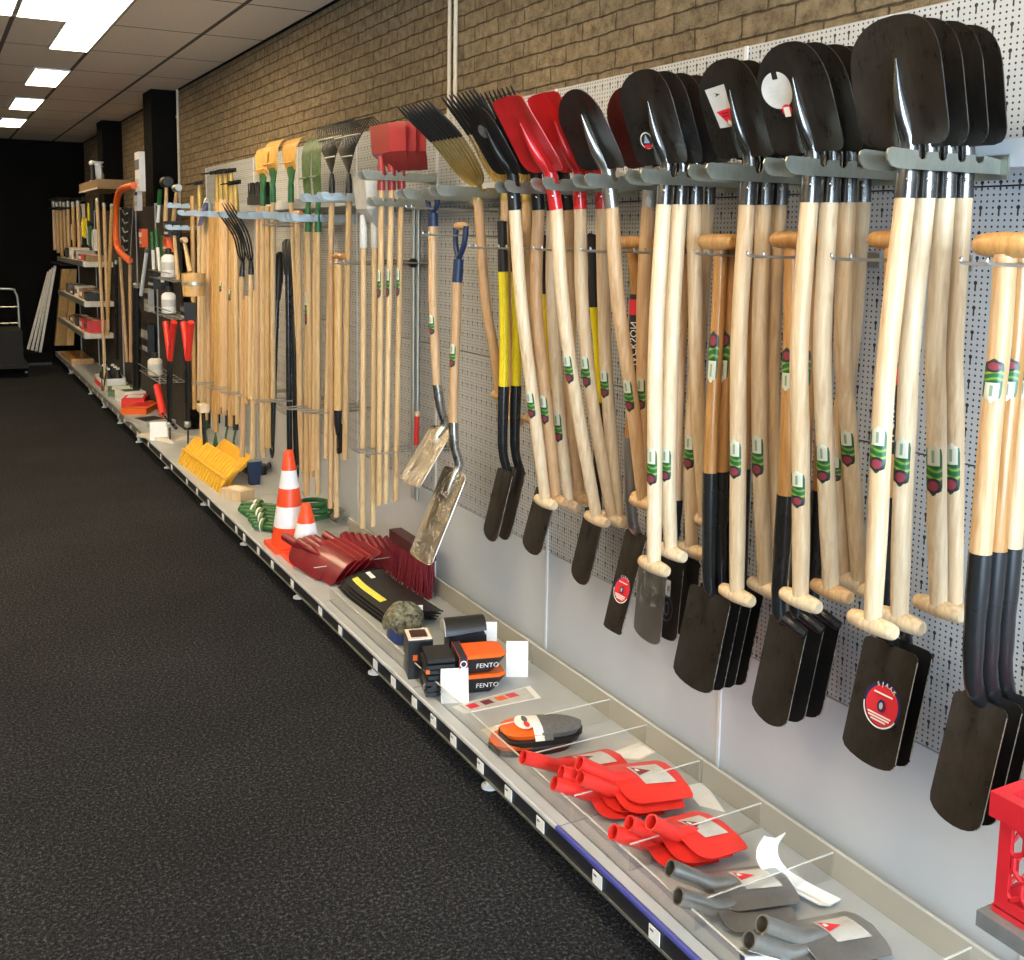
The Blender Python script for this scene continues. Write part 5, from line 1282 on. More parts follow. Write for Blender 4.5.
head('red shovel head on top of the farther red lot, grey label with red triangle', (579, 763), (655, 758), (700, 793), 'red_bright', .044, g, 0.100, True, tri='dark_red')
head('red shovel head second from the top of the farther red lot', (580, 778), (650, 772), (692, 803), 'red_bright', .026, g, 0.090)
head('red shovel head in the farther red lot with its socket tucked behind', (561, 772), (640, 766), (684, 804), 'red_bright', .014, g, 0.087)
head('red shovel head at the bottom of the farther red lot', (554, 783), (632, 776), (672, 810), 'red_bright', .002, g, 0.083)
head('red shovel head pointing away behind the farther red lot, against the knee pads', (523, 757), (603, 747), (636, 768), 'red_bright', .004, g, 0.090, True, tri='dark_red')

# white curved guard
t = thing('plastic_guard', 'white curved plastic strip standing between steel shovel heads and back riser', 'guard', on(790, 880))
base = [(764, 846, .0), (766, 858, .0), (775, 870, .0), (792, 884, .0), (812, 896, .0), (832, 908, .0)]
cl = [on(775, 838, .09), on(768, 850, .075), on(768, 862, .05), on(776, 874, .028), on(790, 884, .014), on(808, 894, .010), on(830, 905, .008)]
cl = smoothpath(cl, 18); rows = []
for i, c in enumerate(cl):
    T = (cl[min(i + 1, len(cl) - 1)] - cl[max(i - 1, 0)]).normalized(); w = Vector((1, -.15, 0)).normalized()
    rows.append([c + w * (-.03 + .06 * k / 6) + Vector((0, 0, .01 * abs(k - 3) / 3)) for k in range(7)])
MB().sheet(rows, .004, UPV).build('guard', 'white_plastic', t); MB().tube([r_[0] for r_ in rows], .003, 6).build('bead', 'card_white', t)

# knee pads
def pad_shape(c, ax, L, W, Hh, mat, root, name, cut=(0, 1), z0=0.):
    wx = UPV.cross(ax); rows = []; n = 25
    for i in range(9):
        u = -1 + i / 4; rows.append([])
        for j in range(n):
            v = cut[0] + (cut[1] - cut[0]) * j / (n - 1); s = v * 2 - 1
            hw = W / 2 * (1 - abs(s) ** 3.2) ** (1 / 2.4) * (1 - .10 * s) if abs(s) < 1 else 0.0
            hw = max(hw, .004)
            rows[-1].append(c + ax * (s * L / 2) + wx * (u * hw) + UPV * (z0 + Hh * (1 - .55 * u * u) * (1 - .35 * s * s)))
    return MB().sheet(rows, .018, UPV).build(name, mat, root, True, 50)
ax = (on(580, 735) - on(500, 742)); ax.z = 0; ax.normalize()
for k in range(2):
    c = (on(499, 750) + on(578, 737)) / 2 + Vector((-.008 * (1 - k), .0, .003 + .03 * k))
    c.z = SHELF + .014 + .032 * k; c = c - ax * (.02 if k == 0 else -.004)
    L = (on(580, 735) - on(500, 742)).length
    t = thing('knee_pad', ['orange and grey knee pad, lower of the stacked pair', 'orange and grey knee pad, upper of the stacked pair with a white band'][k], 'knee pad', (c.x, c.y, SHELF + .034 * k), 'stacked orange knee pads')
    pad_shape(c, ax, L * 1.04, .155, .020, 'black_plastic', t, 'sole', (0, 1), -.010)
    pad_shape(c, ax, L, .135, .022, 'orange_plastic', t, 'shell', (.0, .48), .006); pad_shape(c, ax, L, .140, .022, 'grey_foam', t, 'cushion', (.46, 1.), .007)
    if k == 1:
        wx = UPV.cross(ax)
        rows = [[c + ax * (-.035 + .03 * i) + wx * (.082 * s) + UPV * (.033 - .03 * abs(s) ** 3) for s in (-1.0, -.8, -.5, 0, .5, .8, 1.0)] for i in range(2)]
        b = MB().sheet(rows, .001, UPV).build('paper_band', 'card_white', t)
        rows = [[c + ax * (-.004 + .026 * i) + wx * (.083 * s) + UPV * (.0335 - .03 * abs(s) ** 3) for s in (-1.0, -.8, -.5, 0, .5, .8, 1.0)] for i in range(2)]
        MB().sheet(rows, .001, UPV).build('paper_band', 'grey_foam', t)
        MB().text('KNEE', c + ax * (-.02) + UPV * .0345, wx * -1, ax, .022).build('print', 'text_black', b, False) if False else None
        MB().disc(c + ax * -.055 + UPV * .030, ax, wx, .03, .05, 24).build('oval_mark', 'card_white', t, False)
        MB().disc(c + ax * -.05 + wx * .018 + UPV * .0315, ax, wx, .009, .022, 16).build('oval_mark', 'grey_foam', t, False)
        MB().disc(c + ax * -.05 + wx * -.02 + UPV * .0315, ax, wx, .009, .020, 16).build('oval_mark', 'sticker_red', t, False)
def card(label, pts, mat, thick=.0015, name='card', group=None, extra=None):
    ps = [on(*p) for p in pts]; t = thing(name, label, 'card', sum(ps, Vector()) / len(ps), group)
    o = MB().prism(ps, (0, 0, thick)).build('sheet', mat, t, False)
    c = sum(ps, Vector()) / len(ps)
    MB().prism([c + (p - c) * .86 + Vector((0, 0, thick)) for p in ps], (0, 0, .0006)).build('print', extra or 'card_white', t, False)
    return t, ps
card('blank beige card lying on the shelf behind the knee pads', [(481, 730), (544, 714), (553, 722), (490, 738)], 'card_beige', extra='card_beige')
t, ps = card('printed red and grey strip lying on the shelf before the white tent card', [(452, 707), (530, 686), (541, 698), (464, 714)], 'card_white', extra='frost_plastic')
e1 = (ps[1] - ps[0]); e2 = (ps[3] - ps[0])
for q, m_ in ((.12, 'sticker_red'), (.30, 'dark_red'), (.48, 'orange_plastic'), (.62, 'sticker_red')):
    a = ps[0] + e1 * q + e2 * .25 + Vector((0, 0, .0024)); MB().quad(a, a + e1 * .12, a + e1 * .12 + e2 * .5, a + e2 * .5).build('picture', m_, t, False)
MB().text('TOOLS', ps[0] + e1 * .38 + e2 * .12 + Vector((0, 0, .003)), e1.normalized(), e2.normalized(), .02).build('print', 'dark_red', t, False) if False else None
card('white sheet lying against the back riser by the red heads', [(683, 787), (704, 782), (725, 812), (700, 806)], 'card_white')
card('small white card lying by the farther red shovel heads', [(600, 757), (640, 742), (655, 752), (640, 760)], 'card_beige')

# black knee protector packs with orange rims
def tray(label, px, py, z, L=.155, name='knee_protector'):
    c = on(px, py, 0) ; c.z = SHELF + z
    ax = Vector((.95, -.25, 0)).normalized(); wx = UPV.cross(ax)
    t = thing(name, label, 'knee protector', c, 'black knee protectors with orange rims')
    def ring(hl, hw, zz, sk=0.): return [c + ax * (a * hl + sk) + wx * (b * hw) + UPV * zz for a, b in ((-1, -.9), (-.9, -1), (.7, -1), (1, -.75), (1, .75), (.7, 1), (-.9, 1), (-1, .9))]
    rows = [ring(L * .36, .05, 0, -.02), ring(L * .40, .055, .012, -.016), ring(L * .5, .062, .052), ring(L * .51, .063, .056)]
    mb = MB(); n = 8
    mb.add([p for r_ in rows for p in r_], [(i * n + j, i * n + (j + 1) % n, (i + 1) * n + (j + 1) % n, (i + 1) * n + j) for i in range(3) for j in range(n)] + [tuple(range(n - 1, -1, -1)), tuple(3 * n + j for j in range(n))])
    body = mb.build('body', 'black_plastic', t, True, 30)
    mb = MB(); rr = [ring(L * .515, .065, .056), ring(L * .52, .066, .060), ring(L * .50, .060, .068)]
    mb.add([p for r_ in rr for p in r_], [(i * n + j, i * n + (j + 1) % n, (i + 1) * n + (j + 1) % n, (i + 1) * n + j) for i in range(2) for j in range(n)] + [tuple(range(n - 1, -1, -1)), tuple(2 * n + j for j in range(n))])
    mb.build('rim', 'orange_plastic', t, True, 30)
    MB().text('FENTO', c + ax * .012 - wx * .0625 + UPV * .030, ax, (UPV * .97 - wx * .2).normalized(), .026).build('lettering', 'text_white', body, False)
    return t, c, ax, wx
tray('black knee protector with an orange rim and white lettering, lower one', 480, 686, .0)
tray('black knee protector with an orange rim and white lettering, upper one', 480, 686, .072)
# strap band round the pack, black straps and buckles
c = on(459, 690); t = thing('packaging_strap', 'dark printed strap standing round the black knee protectors', 'strap', c)
ax = Vector((.95, -.25, 0)).normalized(); wx = UPV.cross(ax)
MB().box(c + UPV * .076, (.030, .150, .146), Matrix((ax, wx, UPV)).transposed()).build('band', 'rail_black', t, False)
MB().text('FENTO', c - wx * .0765 + UPV * .082, UPV, -ax, .036).build('lettering', 'text_white', t, False)
for s in (-1, 1): MB().box(c + UPV * .076 + ax * (.0135 * s), (.002, .151, .147), Matrix((ax, wx, UPV)).transposed()).build('red_line', 'sticker_red', t, False)
c = on(437, 690); t = thing('strap_bundle', 'bundle of black straps and buckles beside the printed strap', 'straps', c)
mb = MB()
for k in range(7):
    z = .015 + k * .02; o = Vector((random.uniform(-.008, .008), random.uniform(-.01, .01), z))
    mb.box(c + o, (.095 + random.uniform(-.01, .01), .13, .014), Matrix((ax, wx, UPV)).transposed())
mb.build('straps', 'black_plastic', t, False)
for k in range(3): MB().box(c - wx * .068 + ax * (-.02 + .025 * k) + UPV * (.04 + .035 * k), (.024, .008, .02), Matrix((ax, wx, UPV)).transposed()).build('buckle', 'rail_black', t, False)
MB().box(c - wx * .070 - ax * .045 + UPV * .10, (.014, .003, .016), Matrix((ax, wx, UPV)).transposed()).build('orange_mark', 'orange_plastic', t, False)
c = on(418, 672); t = thing('kneepad_box', 'black box with a pale picture card on top, next to the camouflage pouch', 'box', c)
MB().box(c + UPV * .07, (.09, .12, .14), Matrix((ax, wx, UPV)).transposed()).build('box', 'black_plastic', t, False)
cd = MB().box(c + UPV * .144, (.085, .10, .006), Matrix((ax, wx, UPV)).transposed()).build('card', 'card_beige', t, False)
MB().box(c + UPV * .1475, (.06, .07, .002), Matrix((ax, wx, UPV)).transposed()).build('picture', 'maroon_paint', cd, False)
MB().box(c - wx * .061 - ax * .02 + UPV * .08, (.016, .003, .02), Matrix((ax, wx, UPV)).transposed()).build('orange_mark', 'orange_plastic', t, False)
# curved dark pad on top
c = on(462, 668); t = thing('kneepad_shell', 'dark half-round pad leaning on top of the black packs', 'pad', c + UPV * .14)
rows = []
for i in range(9):
    q = i / 8; rows.append([c + UPV * .145 + ax * (-.07 + .15 * q) + wx * (.055 * cos(a)) + UPV * (.05 * sin(a) * (1 - .25 * q) + .015 * q) for a in [pi * j / 12 for j in range(13)]])
MB().sheet(rows, .012, UPV).build('shell', 'black_plastic', t)
MB().prism([c + UPV * .145 - ax * .071 + wx * (.055 * cos(pi * j / 12)) + UPV * (.05 * sin(pi * j / 12)) for j in range(13)], ax * -.003).build('end_face', 'grey_plastic', t, False)
# support under that pad
c2 = on(466, 668); t = thing('kneepad_box', 'black carton under the dark half-round pad', 'box', c2)
MB().box(c2 + UPV * .066 + wx * .02, (.14, .10, .132), Matrix((ax, wx, UPV)).transposed()).build('box', 'black_plastic', t, False); MB().box(c2 + UPV * .133 + wx * .02, (.12, .085, .003), Matrix((ax, wx, UPV)).transposed()).build('lid', 'rail_black', t, False)
# camouflage pouch
c = on(404, 640); t = thing('camouflage_pouch', 'camouflage net pouch with a blue base behind the black boxes', 'pouch', c)
MB().lathe(c, [(.06, 0), (.068, .02), (.066, .06)], 14).build('base', 'blue_plastic', t)
rows = [[c + Vector((r_ * cos(a) * (1 + .14 * sin(5 * a + 9 * z)), r_ * 1.15 * sin(a), z + .008 * sin(4 * a)))for a in [2 * pi * j / 16 for j in range(17)]] for z, r_ in ((.055, .066), (.075, .074), (.10, .072), (.125, .055), (.14, .03), (.146, .004))]
MB().sheet(rows, .004).build('pouch', 'camo', t)
# cards
def stand_card(label, px, py, w, h, ang, mat='card_white', lean=.25, z=0., group='white price cards standing on the shelf'):
    c = on(px, py, z); a = Vector((cos(ang), sin(ang), 0)); bk = Vector((-a.y, a.x, 0)); t = thing('price_card', label, 'card', c, group)
    up = (UPV + bk * lean).normalized(); p = [c - a * w / 2, c + a * w / 2, c + a * w / 2 + up * h, c - a * w / 2 + up * h]
    MB().prism(p, bk * .002).build('front', mat, t, False)
    up2 = (UPV - bk * lean).normalized(); q = [c + bk * .05 - a * w / 2, c + bk * .05 + a * w / 2, p[2] + bk * .003, p[3] + bk * .003]
    MB().prism(q, bk * .002).build('back', mat, t, False)
    return t
stand_card('blank white tent card at the shelf front before the black straps', 455, 703, .095, .115, radians(-20))
stand_card('white perforated card leaning behind the upper orange-rimmed protector', 517, 677, .08, .125, radians(-28), lean=.35)
stand_card('white perforated card half hidden by the dark half-round pad', 486, 655, .08, .12, radians(-28), lean=.35, z=.03)
stand_card('small white card behind the camouflage pouch', 417, 628, .05, .09, radians(-20))
c = on(429, 694); t = thing('key_ring', 'grey metal ring at the shelf front beside the tent card', 'ring', c)
MB().tube([c + UPV * (.024 + .018 * sin(a)) + ax * (.018 * cos(a)) for a in [2 * pi * j / 16 for j in range(17)]], .006, 8).build('ring', 'zinc', t); MB().box(c + UPV * .004, (.02, .02, .008)).build('foot', 'black_plastic', t, False)

# black broad blades with yellow stickers
for k in range(4):
    dz = .004 + k * .017; sh = (-2.2 * (3 - k), 2.6 * (3 - k))
    a, b, c_, d_ = [on(px + sh[0], py + sh[1], dz) for px, py in ((345, 583), (382, 572), (443, 611), (392, 618))]
    t = thing('shovel_blade', 'broad black blade with a yellow sticker, ' + ['bottom', 'second from the bottom', 'third from the bottom', 'top'][k] + ' of the flat black pile', 'shovel blade', (a + c_) / 2, 'broad black shovel blades in a pile')
    rows = []
    for i in range(9):
        u = i / 8; p, q = a.lerp(b, u), d_.lerp(c_, u); cc = (u - .5) * 2
        rows.append([p.lerp(q, v / 10) + UPV * (.012 * (1 - cc * cc) + .016 * max(0, 1 - v / 3) ** 2) for v in range(11)])
    bl = MB().sheet(rows, .003, UPV).build('blade', 'black_plastic', t, True, 50)
    MB().tube([r_[0] for r_ in rows], .004, 6).build('rolled_edge', 'black_tube', bl); MB().tube([r_[-1] for r_ in rows], .0035, 6).build('rolled_edge', 'black_tube', bl)
    def q_(u, v): return a.lerp(b, u).lerp(d_.lerp(c_, u), v) + UPV * (.012 * (1 - ((u - .5) * 2) ** 2) + .016 * max(0, 1 - v / .3) ** 2 + .0025)
    # sticker along the aisle edge
    mb = MB()
    for i in range(6):
        for j in range(3): mb.quad(q_(.12 + .05 * j, .05 + .1 * i), q_(.12 + .05 * (j + 1), .05 + .1 * i), q_(.12 + .05 * (j + 1), .15 + .1 * i), q_(.12 + .05 * j, .15 + .1 * i))
    mb.build('yellow_sticker', 'sticker_yellow', bl, False)
    if k == 3: MB().quad(q_(.5, .03), q_(.62, .03), q_(.62, .15), q_(.5, .15)).build('white_sticker', 'card_white', bl, False)

# dark red scoop heads, tipped against each other
for k in range(12):
    if k < 5:
        mx, my = (285, 299, 307, 314, 325)[k], (549, 554, 552, 550, 546)[k]; ex, ey = mx + 44, my + 29; lift = .012 + .012 * k; mh = .05; tilt = .02
    else:
        j = k - 5; mx, my = 344 + 6.6 * j, 536 + .3 * j; ex, ey = 361 + 7.2 * j, 571 - .8 * j; lift = .02; mh = .13 ; tilt = .05
    m = on(mx, my, 0); m = P(mx, my, Z=SHELF + mh + lift * .5); e = P(ex, ey, Z=SHELF + .015)
    t = thing('red_scoop', 'dark red shovel head tipped on its side, ' + (ORD[k] + ' of the five nearest the cones' if k < 5 else ORD[k - 5] + ' of the seven towards the back panel'), 'shovel head', (e.x, e.y, SHELF), 'dark red shovel heads in a tipped row')
    d = (e - m); Ls = d.length; d.normalize(); wxx = Vector((.55, .75, .35)) if k >= 5 else Vector((.45, .55, .55)); wxx = (wxx - d * wxx.dot(d)).normalized(); n = d.cross(wxx).normalized(); n = n if n.dot(Vector((-1, -1, .5))) > 0 else -n
    s0 = m + d * Ls * .25
    rows = blade_rows(s0, d, .17, Ls * .75, n, rs=.04, rt=.03, dish=.03, ridge=.012, rw=.02, rl=.6, wax=wxx, nu=13)
    zmin = min(p.z for r_ in rows for p in r_)
    up = Vector((0, 0, max(0, SHELF + .002 - zmin)))
    rows = [[p + up for p in r_] for r_ in rows]
    MB().sheet(rows, .003, n).build('blade', 'dark_red', t, True, 50)
    MB().tube([r_[-1] for r_ in rows[2:-2]], .0022, 5).build('edge', 'red_paint', t)
    MB().pipe_open(smoothpath([m + up, m + up + d * Ls * .2, s0 + up + d * .04, s0 + up + d * .10], 12), [.021] * 8 + [.018, .015, .012, .009, .006][:5], .004, 14).build('socket', 'dark_red', t)
# red bristle broom head behind the larger aluminium shovel
c = on(415, 590); c = P(420, 575, X=1.90); c.z = SHELF; c.x = 1.86
t = thing('floor_broom', 'dark red bristle broom head standing behind the larger aluminium shovel', 'broom head', c)
MB().box(c + UPV * .20, (.06, .40, .05)).build('block', 'maroon_paint', t, False)
mb = MB()
for i in range(5):
    for k in range(38):
        p = c + Vector((-.022 + i * .011, -.19 + k * .0103, .175)); mb.tube([p, p + Vector((random.uniform(-.03, .02), random.uniform(-.012, .012), -.172))], [.004, .0025], 5)
mb.build('bristles', 'bristle_red', t)

# traffic cones
def cone(label, c, h, r, bands, hw):
    t = thing('traffic_cone', label, 'traffic cone', c, 'traffic cones')
    MB().box(c + UPV * .012, (hw * 2, hw * 2, .024)).build('base', 'cone_orange', t, False)
    ra = lambda z: r + (r * .24 - r) * z
    n = len(bands)
    for k, (z0, z1, m_) in enumerate(bands):
        pr = [(ra(z0), .02 + z0 * (h - .02)), (ra(z1), .02 + z1 * (h - .02))]
        if k == n - 1: pr += [(ra(1.) * .85, h + .004), (ra(1.) * .5, h + .004)]
        MB().lathe(c, pr, 28).build('white_band' if m_ == 'cone_white' else 'cone_body', m_, t)
cb = on(289, 549); cb.y = cb.y; cone('larger orange and white traffic cone, striped twice', Vector((1.55, 5.16, SHELF)), .50, .095, [(0, .20, 'cone_orange'), (.20, .42, 'cone_white'), (.42, .61, 'cone_orange'), (.61, .80, 'cone_white'), (.80, 1., 'cone_orange')], .105)
cone('smaller orange and white traffic cone, striped once', Vector((1.565, 4.93, SHELF)), .275, .088, [(0, .20, 'cone_orange'), (.20, .65, 'cone_white'), (.65, 1., 'cone_orange')], .10)

# green bundle, coil and yellow rake heads
for k, (xa, ya, xb, yb) in enumerate(((242, 504, 288, 508), (240, 508, 286, 514), (250, 518, 284, 520), (254, 524, 282, 527), (246, 512, 290, 518))):
    a, b = on(xa, ya, .03), on(xb, yb, .03); t = thing('edging_roll', 'green plastic stake bundle lying behind the cones, ' + ['farthest from the aisle corner', 'longest, beside the pale block', 'middle one', 'nearest the cones', 'one lying across'][k], 'stakes', (a + b) / 2 - UPV * .03, 'green stake bundles')
    for j in range(3):
        o = Vector((0, .02 * (j - 1), .014 * (j % 2) - .012)); MB().tube([a + o, a.lerp(b, .5) + o + UPV * .004, b + o], .014, 10).build('stake', 'green_plastic', t)
    MB().tube([a.lerp(b, .28), a.lerp(b, .42)], .036, 12).build('paper_band', 'green_rake', t); MB().tube([a.lerp(b, .30), a.lerp(b, .34)], .0372, 12).build('white_band', 'card_white', t)
c = on(316, 522, .0); t = thing('garden_hose', 'small green coil beside the smaller cone', 'hose', c)
MB().tube([c + Vector((.09 * cos(a), .10 * sin(a), .02 + .012 * a / 2)) for a in [j * .35 for j in range(52)]], .013, 8).build('coil', 'green_plastic', t); MB().tube([c + Vector((.06, -.11, .03)), c + Vector((.11, -.10, .09))], .028, 8).build('label', 'camo', t)

def comb(label, pa, pb, hgt, lean, group):
    a, b = on(*pa), on(*pb); ax_ = (b - a); L = ax_.length; ax_.normalize(); bk = Vector((.9, .35, 0)); bk = (bk - ax_ * bk.dot(ax_)).normalized()
    up = (UPV + bk * lean).normalized(); t = thing('comb_rake', label, 'rake head', (a + b) / 2, group)
    n = 17
    for k in range(n):
        p = a + ax_ * (L * (k + .5) / n); q = p + up * hgt * .55; w = ax_ * (L / n * .30)
        MB().sheet([[p - w * .7, p + w * .7], [p.lerp(q, .5) - w - bk * .006, p.lerp(q, .5) + w - bk * .006], [q - w, q + w]], .008, -bk).build('tine', 'rake_yellow', t, False)
        r0 = q + bk * .004; r1 = a + ax_ * (L * (k + .5) / n) + up * hgt + bk * .035
        MB().sheet([[r0 - w * 1.15, r0 + w * 1.15], [r1 - w * 1.15, r1 + w * 1.15]], .008, -bk).build('rib', 'rake_yellow', t, False)
    MB().prism([a + up * hgt * .5 + bk * .02, b + up * hgt * .5 + bk * .02, b + up * hgt * .99 + bk * .045, a + up * hgt * .99 + bk * .045], bk * .004).build('back', 'orange_rake', t, False)
    MB().tube([a + up * hgt * .52 - bk * .008, b + up * hgt * .52 - bk * .008], .010, 8).build('bar', 'rake_yellow', t)
comb('yellow plastic rake head nearest the shelf front', (177, 462), (219, 494), .20, .55, 'yellow rake heads')
comb('yellow plastic rake head leaning behind the front one', (203, 466), (229, 487), .21, .6, 'yellow rake heads')
c = on(238, 498); t = thing('wooden_block', 'pale wooden block lying beside the yellow rake heads', 'block', c)
MB().box(c + UPV * .03, (.12, .17, .06), Matrix.Rotation(.5, 3, 'Z')).build('block', 'ash', t, False); MB().box(c + UPV * .061, (.07, .10, .002), Matrix.Rotation(.5, 3, 'Z')).build('label', 'card_beige', t, False)
# dark pick heads and hand rakes behind them
for k, (pts, r) in enumerate((([(238, 464), (250, 472), (268, 466), (285, 458)], .022), ([(246, 470), (262, 470), (276, 458)], .020))):
    q = smoothpath([on(x, y, .03) for x, y in pts], 10); t = thing('iron_pick', 'black curved pick head lying under the far handles, ' + ['longer one', 'shorter one'][k], 'pick head', q[5] - UPV * .03, 'black pick heads')
    MB().tube(q, [r * .35] + [r * .8] * 2 + [r] * (len(q) - 6) + [r * .8, r * .7, r * .3], 8).build('pick', 'black_tube', t); MB().lathe(q[5], [(r * 1.5, -.03), (r * 1.6, 0), (r * 1.5, .03)], 10).build('eye', 'black_plastic', t)
c = on(254, 484); t = thing('splitting_wedge', 'dark blue wedge standing on the shelf under the far handles', 'wedge', c); MB().prism([c + Vector((-.03, -.03, 0)), c + Vector((.03, -.03, 0)), c + Vector((.045, -.03, .15)), c + Vector((-.045, -.03, .15))], (0, .05, 0)).build('wedge', 'navy', t, False); MB().box(c + Vector((.0, -.005, .153)), (.08, .045, .008)).build('poll', 'zinc', t, False)
for k, (x, y) in enumerate(((206, 452), (216, 455), (226, 459), (234, 463))):
    a = on(x, y, 0); b = a + Vector((.03, .06, .22)); t = thing('hand_rake', 'small hand rake with green tines and a black grip, ' + ORD[k] + ' behind the yellow rake heads', 'hand rake', a, 'small green hand rakes')
    MB().tube([b, b + Vector((.01, .02, .13))], .019, 10).build('grip', 'black_plastic', t); MB().tube([b, a + UPV * .16], .008, 8).build('shank', 'green_plastic', t)
    for j in range(5):
        s = (j - 2) * .03; MB().tube(smoothpath([a + UPV * .16, a + UPV * .09 + WY * s * .8, a + UPV * .006 + WY * s + Vector((-.01, 0, 0))], 5), .005, 6).build('tine', 'green_plastic', t)
t = thing('wooden_mallet', 'pale wooden mallet head poking out above the hand rakes', 'mallet', on(202, 444)); c = P(203, 408, X=1.58); MB().box(c, (.06, .11, .05)).build('head', 'ash', t, False); MB().tube([c, c + Vector((.01, .01, -.34))], .013, 10).build('handle', 'black_tube', t)
# flat packs farther along
for k, (x, y, sx, sy, sz, m_, m2, lab) in enumerate(((143, 410, .22, .5, .05, 'orange_plastic', 'sticker_red', 'orange folded pack lying flat on the far shelf'), (150, 404, .2, .35, .08, 'red_bright', 'card_white', 'red folded pack behind the orange one'), (132, 392, .24, .5, .05, 'green_rake', 'card_white', 'green and white seed pack lying on the far shelf'),
        (122, 386, .22, .4, .07, 'card_beige', 'green_plastic', 'pale packet by the long leaning pole'), (140, 400, .2, .3, .10, 'card_white', 'green_plastic', 'white packet between green and orange packs'), (150, 422, .26, .4, .03, 'grey_plastic', 'black_plastic', 'grey flat tray before the orange pack'), (168, 438, .24, .45, .02, 'card_beige', 'frost_plastic', 'beige flat board beside the small white card'))):
    c = on(x, y); c.x = min(max(c.x, 1.55), 1.62); t = thing('flat_package', lab, 'package', c, 'flat packages on the far shelf')
    R_ = Matrix.Rotation(.15 * (k - 3), 3, 'Z'); MB().box(c + UPV * sz / 2, (sx, sy, sz), R_).build('pack', m_, t, False); MB().box(c + UPV * (sz + .001), (sx * .7, sy * .5, .002), R_).build('print', m2, t, False)
stand_card('small white card standing at the shelf front before the far packs', 159, 440, .13, .14, radians(-10), group=None)
c = P(160, 402, X=1.56); c.z = SHELF + .05
t = thing('hand_saw', 'red plastic hand tool standing among the far packs', 'hand tool', (c.x, c.y, SHELF)); MB().tube(smoothpath([P(157, 386, X=1.56), P(160, 400, X=1.56), P(163, 415, X=1.56)], 6), .03, 10).build('handle', 'red_bright', t); MB().tube([P(163, 413, X=1.56), P(176, 428, X=1.56)], .014, 8).build('blade', 'black_tube', t)

plain('bracket_grey', (.20, .21, .215), .45, .2)
# ---------------------------------------------------------------- red folding crate on a bracket shelf
X1 = 1.475; ct = P(1000, 792, X=X1); cb_ = P(993, 911, X=X1); ya = ct.y; zt = ct.z; zb = cb_.z; yn = ya - .42; X2 = 1.86
t = thing('bracket_shelf', 'grey bracket shelf holding the red crate', 'shelf', (WALLX, ya, zb - .03))
MB().bbox((X1 - .02, yn - .05, zb - .028), (WALLX - .002, ya + .012, zb - .001)).build('shelf', 'bracket_grey', t, False)
MB().prism([(WALLX, ya - .06, zb - .028), (WALLX, ya - .06, zb - .15), (X1 + .1, ya - .06, zb - .028)], (0, .004, 0)).prism([(WALLX, yn + .0, zb - .028), (WALLX, yn, zb - .15), (X1 + .1, yn, zb - .028)], (0, .004, 0)).build('bracket', 'bracket_grey', t, False)
t = thing('folding_crate', 'bright red folding crate with honeycomb sides', 'crate', ((X1 + X2) / 2, (ya + yn) / 2, zb))
MB().bbox((X1, yn, zb), (X2, ya, zb + .012)).build('bottom', 'crate_red', t, False)
rim = MB()
for a_, b_ in (((X1 - .010, yn - .010, zt - .042), (X1 + .012, ya + .010, zt)), ((X2 - .012, yn - .01, zt - .042), (X2 + .01, ya + .01, zt)), ((X1 + .012, ya - .012, zt - .042), (X2 - .012, ya + .010, zt)), ((X1 + .012, yn - .01, zt - .042), (X2 - .012, yn + .012, zt))): rim.bbox(a_, b_)
rim.build('rim', 'crate_red', t, False)
def lattice(o, eu, ev, n, U_, V_, name):
    mb = MB(); th = .010
    mb.box(o + eu * th / 2 * 2.2 + ev * V_ / 2, [abs(c_) for c_ in (eu * th * 2.2 + ev * V_ + n * .008)]); mb.box(o + eu * (U_ - th) + ev * V_ / 2, [abs(c_) for c_ in (eu * th * 2 + ev * V_ + n * .008)])
    Um = (2.2 * th + U_ - 2 * th) / 2; Ul = U_ - 4.2 * th; mb.box(o + eu * Um + ev * th, [abs(c_) for c_ in (eu * Ul + ev * th * 2 + n * .008)]); mb.box(o + eu * Um + ev * (V_ - th / 2), [abs(c_) for c_ in (eu * Ul + ev * th + n * .008)])
    cw = .034; ch = .050; rows_ = int(V_ / (ch * .75)) + 1; cols_ = int(U_ / cw) + 1
    for i in range(rows_):
        for j in range(cols_):
            cu = j * cw + (i % 2) * cw / 2 + .01; cv = i * ch * .75 + .012
            hx = [(cu, cv - ch / 2), (cu + cw / 2, cv - ch / 4), (cu + cw / 2, cv + ch / 4), (cu, cv + ch / 2)]
            for (a1, b1), (a2, b2) in zip(hx, hx[1:]):
                if min(a1, a2) < 0.004 or max(a1, a2) > U_ - .004 or min(b1, b2) < .004 or max(b1, b2) > V_ - .004: continue
                mb.tube([o + eu * a1 + ev * b1, o + eu * a2 + ev * b2], .0042, 6)
    return mb.build(name, 'crate_red', t, False)
lattice(Vector((X1 + .004, ya - .004, zb + .01)), Vector((0, -1, 0)), UPV, Vector((1, 0, 0)), ya - yn - .008, zt - zb - .05, 'honeycomb_side')
lattice(Vector((X2 - .004, ya - .004, zb + .01)), Vector((0, -1, 0)), UPV, Vector((1, 0, 0)), ya - yn - .008, zt - zb - .05, 'honeycomb_side')
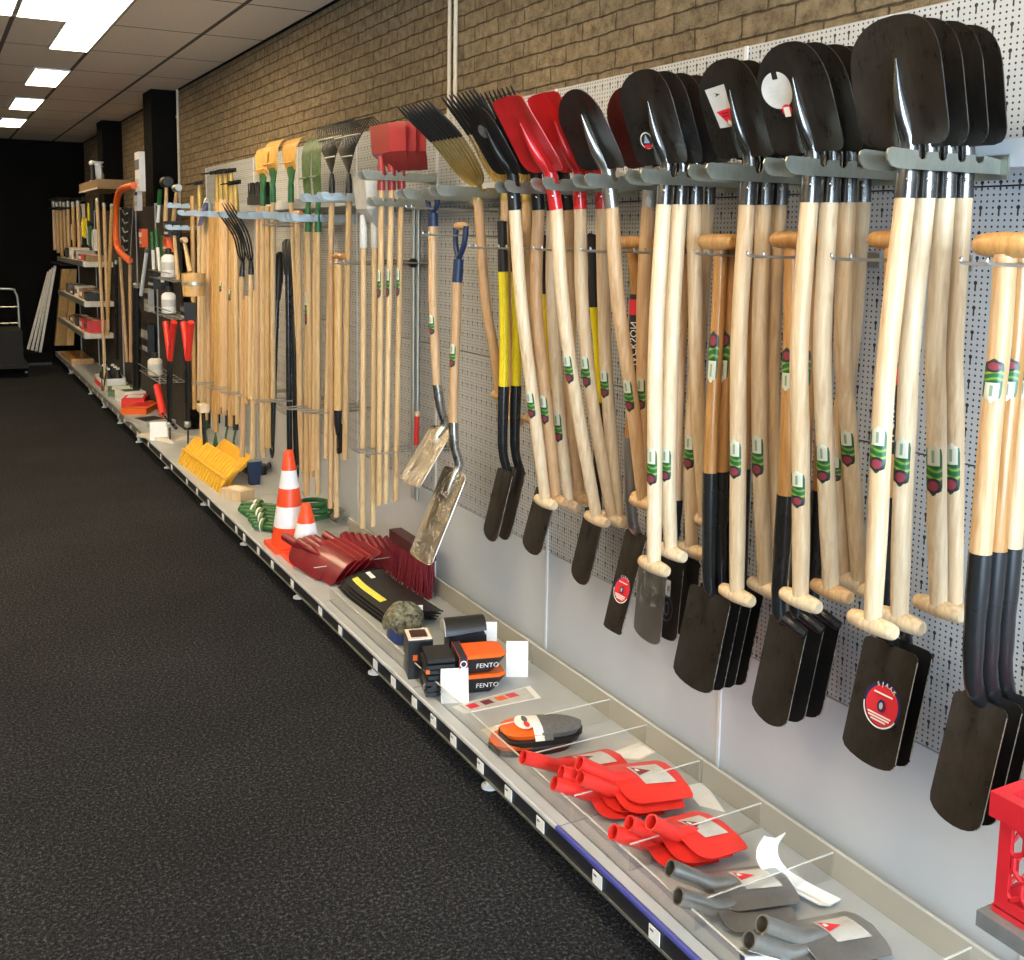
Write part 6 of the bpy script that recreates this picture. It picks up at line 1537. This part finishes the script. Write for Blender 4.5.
lattice(Vector((X1 + .008, ya - .004, zb + .01)), Vector((1, 0, 0)), UPV, Vector((0, 1, 0)), X2 - X1 - .016, zt - zb - .05, 'honeycomb_side')
c = Vector((X1 + .12, ya - .20, zb + .013)); t = thing('paper_sheet', 'white paper standing inside the red crate', 'paper', c); MB().prism([c + Vector((0, -.09, 0)), c + Vector((0, .06, 0)), c + Vector((.03, .06, zt - zb - .02)), c + Vector((.03, -.09, zt - zb - .02))], (.002, 0, 0)).build('sheet', 'card_white', t, False); MB().prism([c + Vector((-.001, -.06, .05)), c + Vector((-.001, .03, .05)), c + Vector((.012, .03, .12)), c + Vector((.012, -.06, .12))], (-.0006, 0, 0)).build('print', 'sticker_grey', t, False)
# ================================================================ camera and light
cam = bpy.data.cameras.new('camera'); co = bpy.data.objects.new('camera', cam); COL.objects.link(co)
cam.sensor_fit = 'HORIZONTAL'; cam.sensor_width = 36.; cam.lens = F / 1024. * 36.; cam.clip_start = .02
cam.shift_y = -(480. - CY) / 1024.
R = Matrix((RIGHT, UP, -FWD)).transposed()
co.matrix_world = Matrix.Translation((0, 0, H)) @ R.to_4x4()
S.camera = co
wd = bpy.data.worlds.new('daylight'); S.world = wd; wd.use_nodes = True
bg = wd.node_tree.nodes['Background']; bg.inputs[0].default_value = (.64, .83, 1., 1); bg.inputs[1].default_value = 22.
pl = bpy.data.lights.new('window_daylight', 'AREA'); pl.shape = 'RECTANGLE'; pl.size = 3.2; pl.size_y = 2.6
pl.cycles.is_portal = True
po = bpy.data.objects.new('window_daylight', pl); COL.objects.link(po); po.location = ((WINX + 1.75) / 2, Y0 - .02, 1.55); po.rotation_euler = (radians(90), 0, 0)
S.view_settings.view_transform = 'Standard'; S.view_settings.look = 'None'; S.view_settings.gamma = 1.; S.view_settings.use_curve_mapping = False
S.view_settings.exposure = .12
for l in USED:
    if len(l.replace('-', ' ').split()) > 16: print('LONG', len(l.split()), l)
dup = [l for l, n in USED.items() if n > 1]
if dup: print('DUPLABELS', dup)
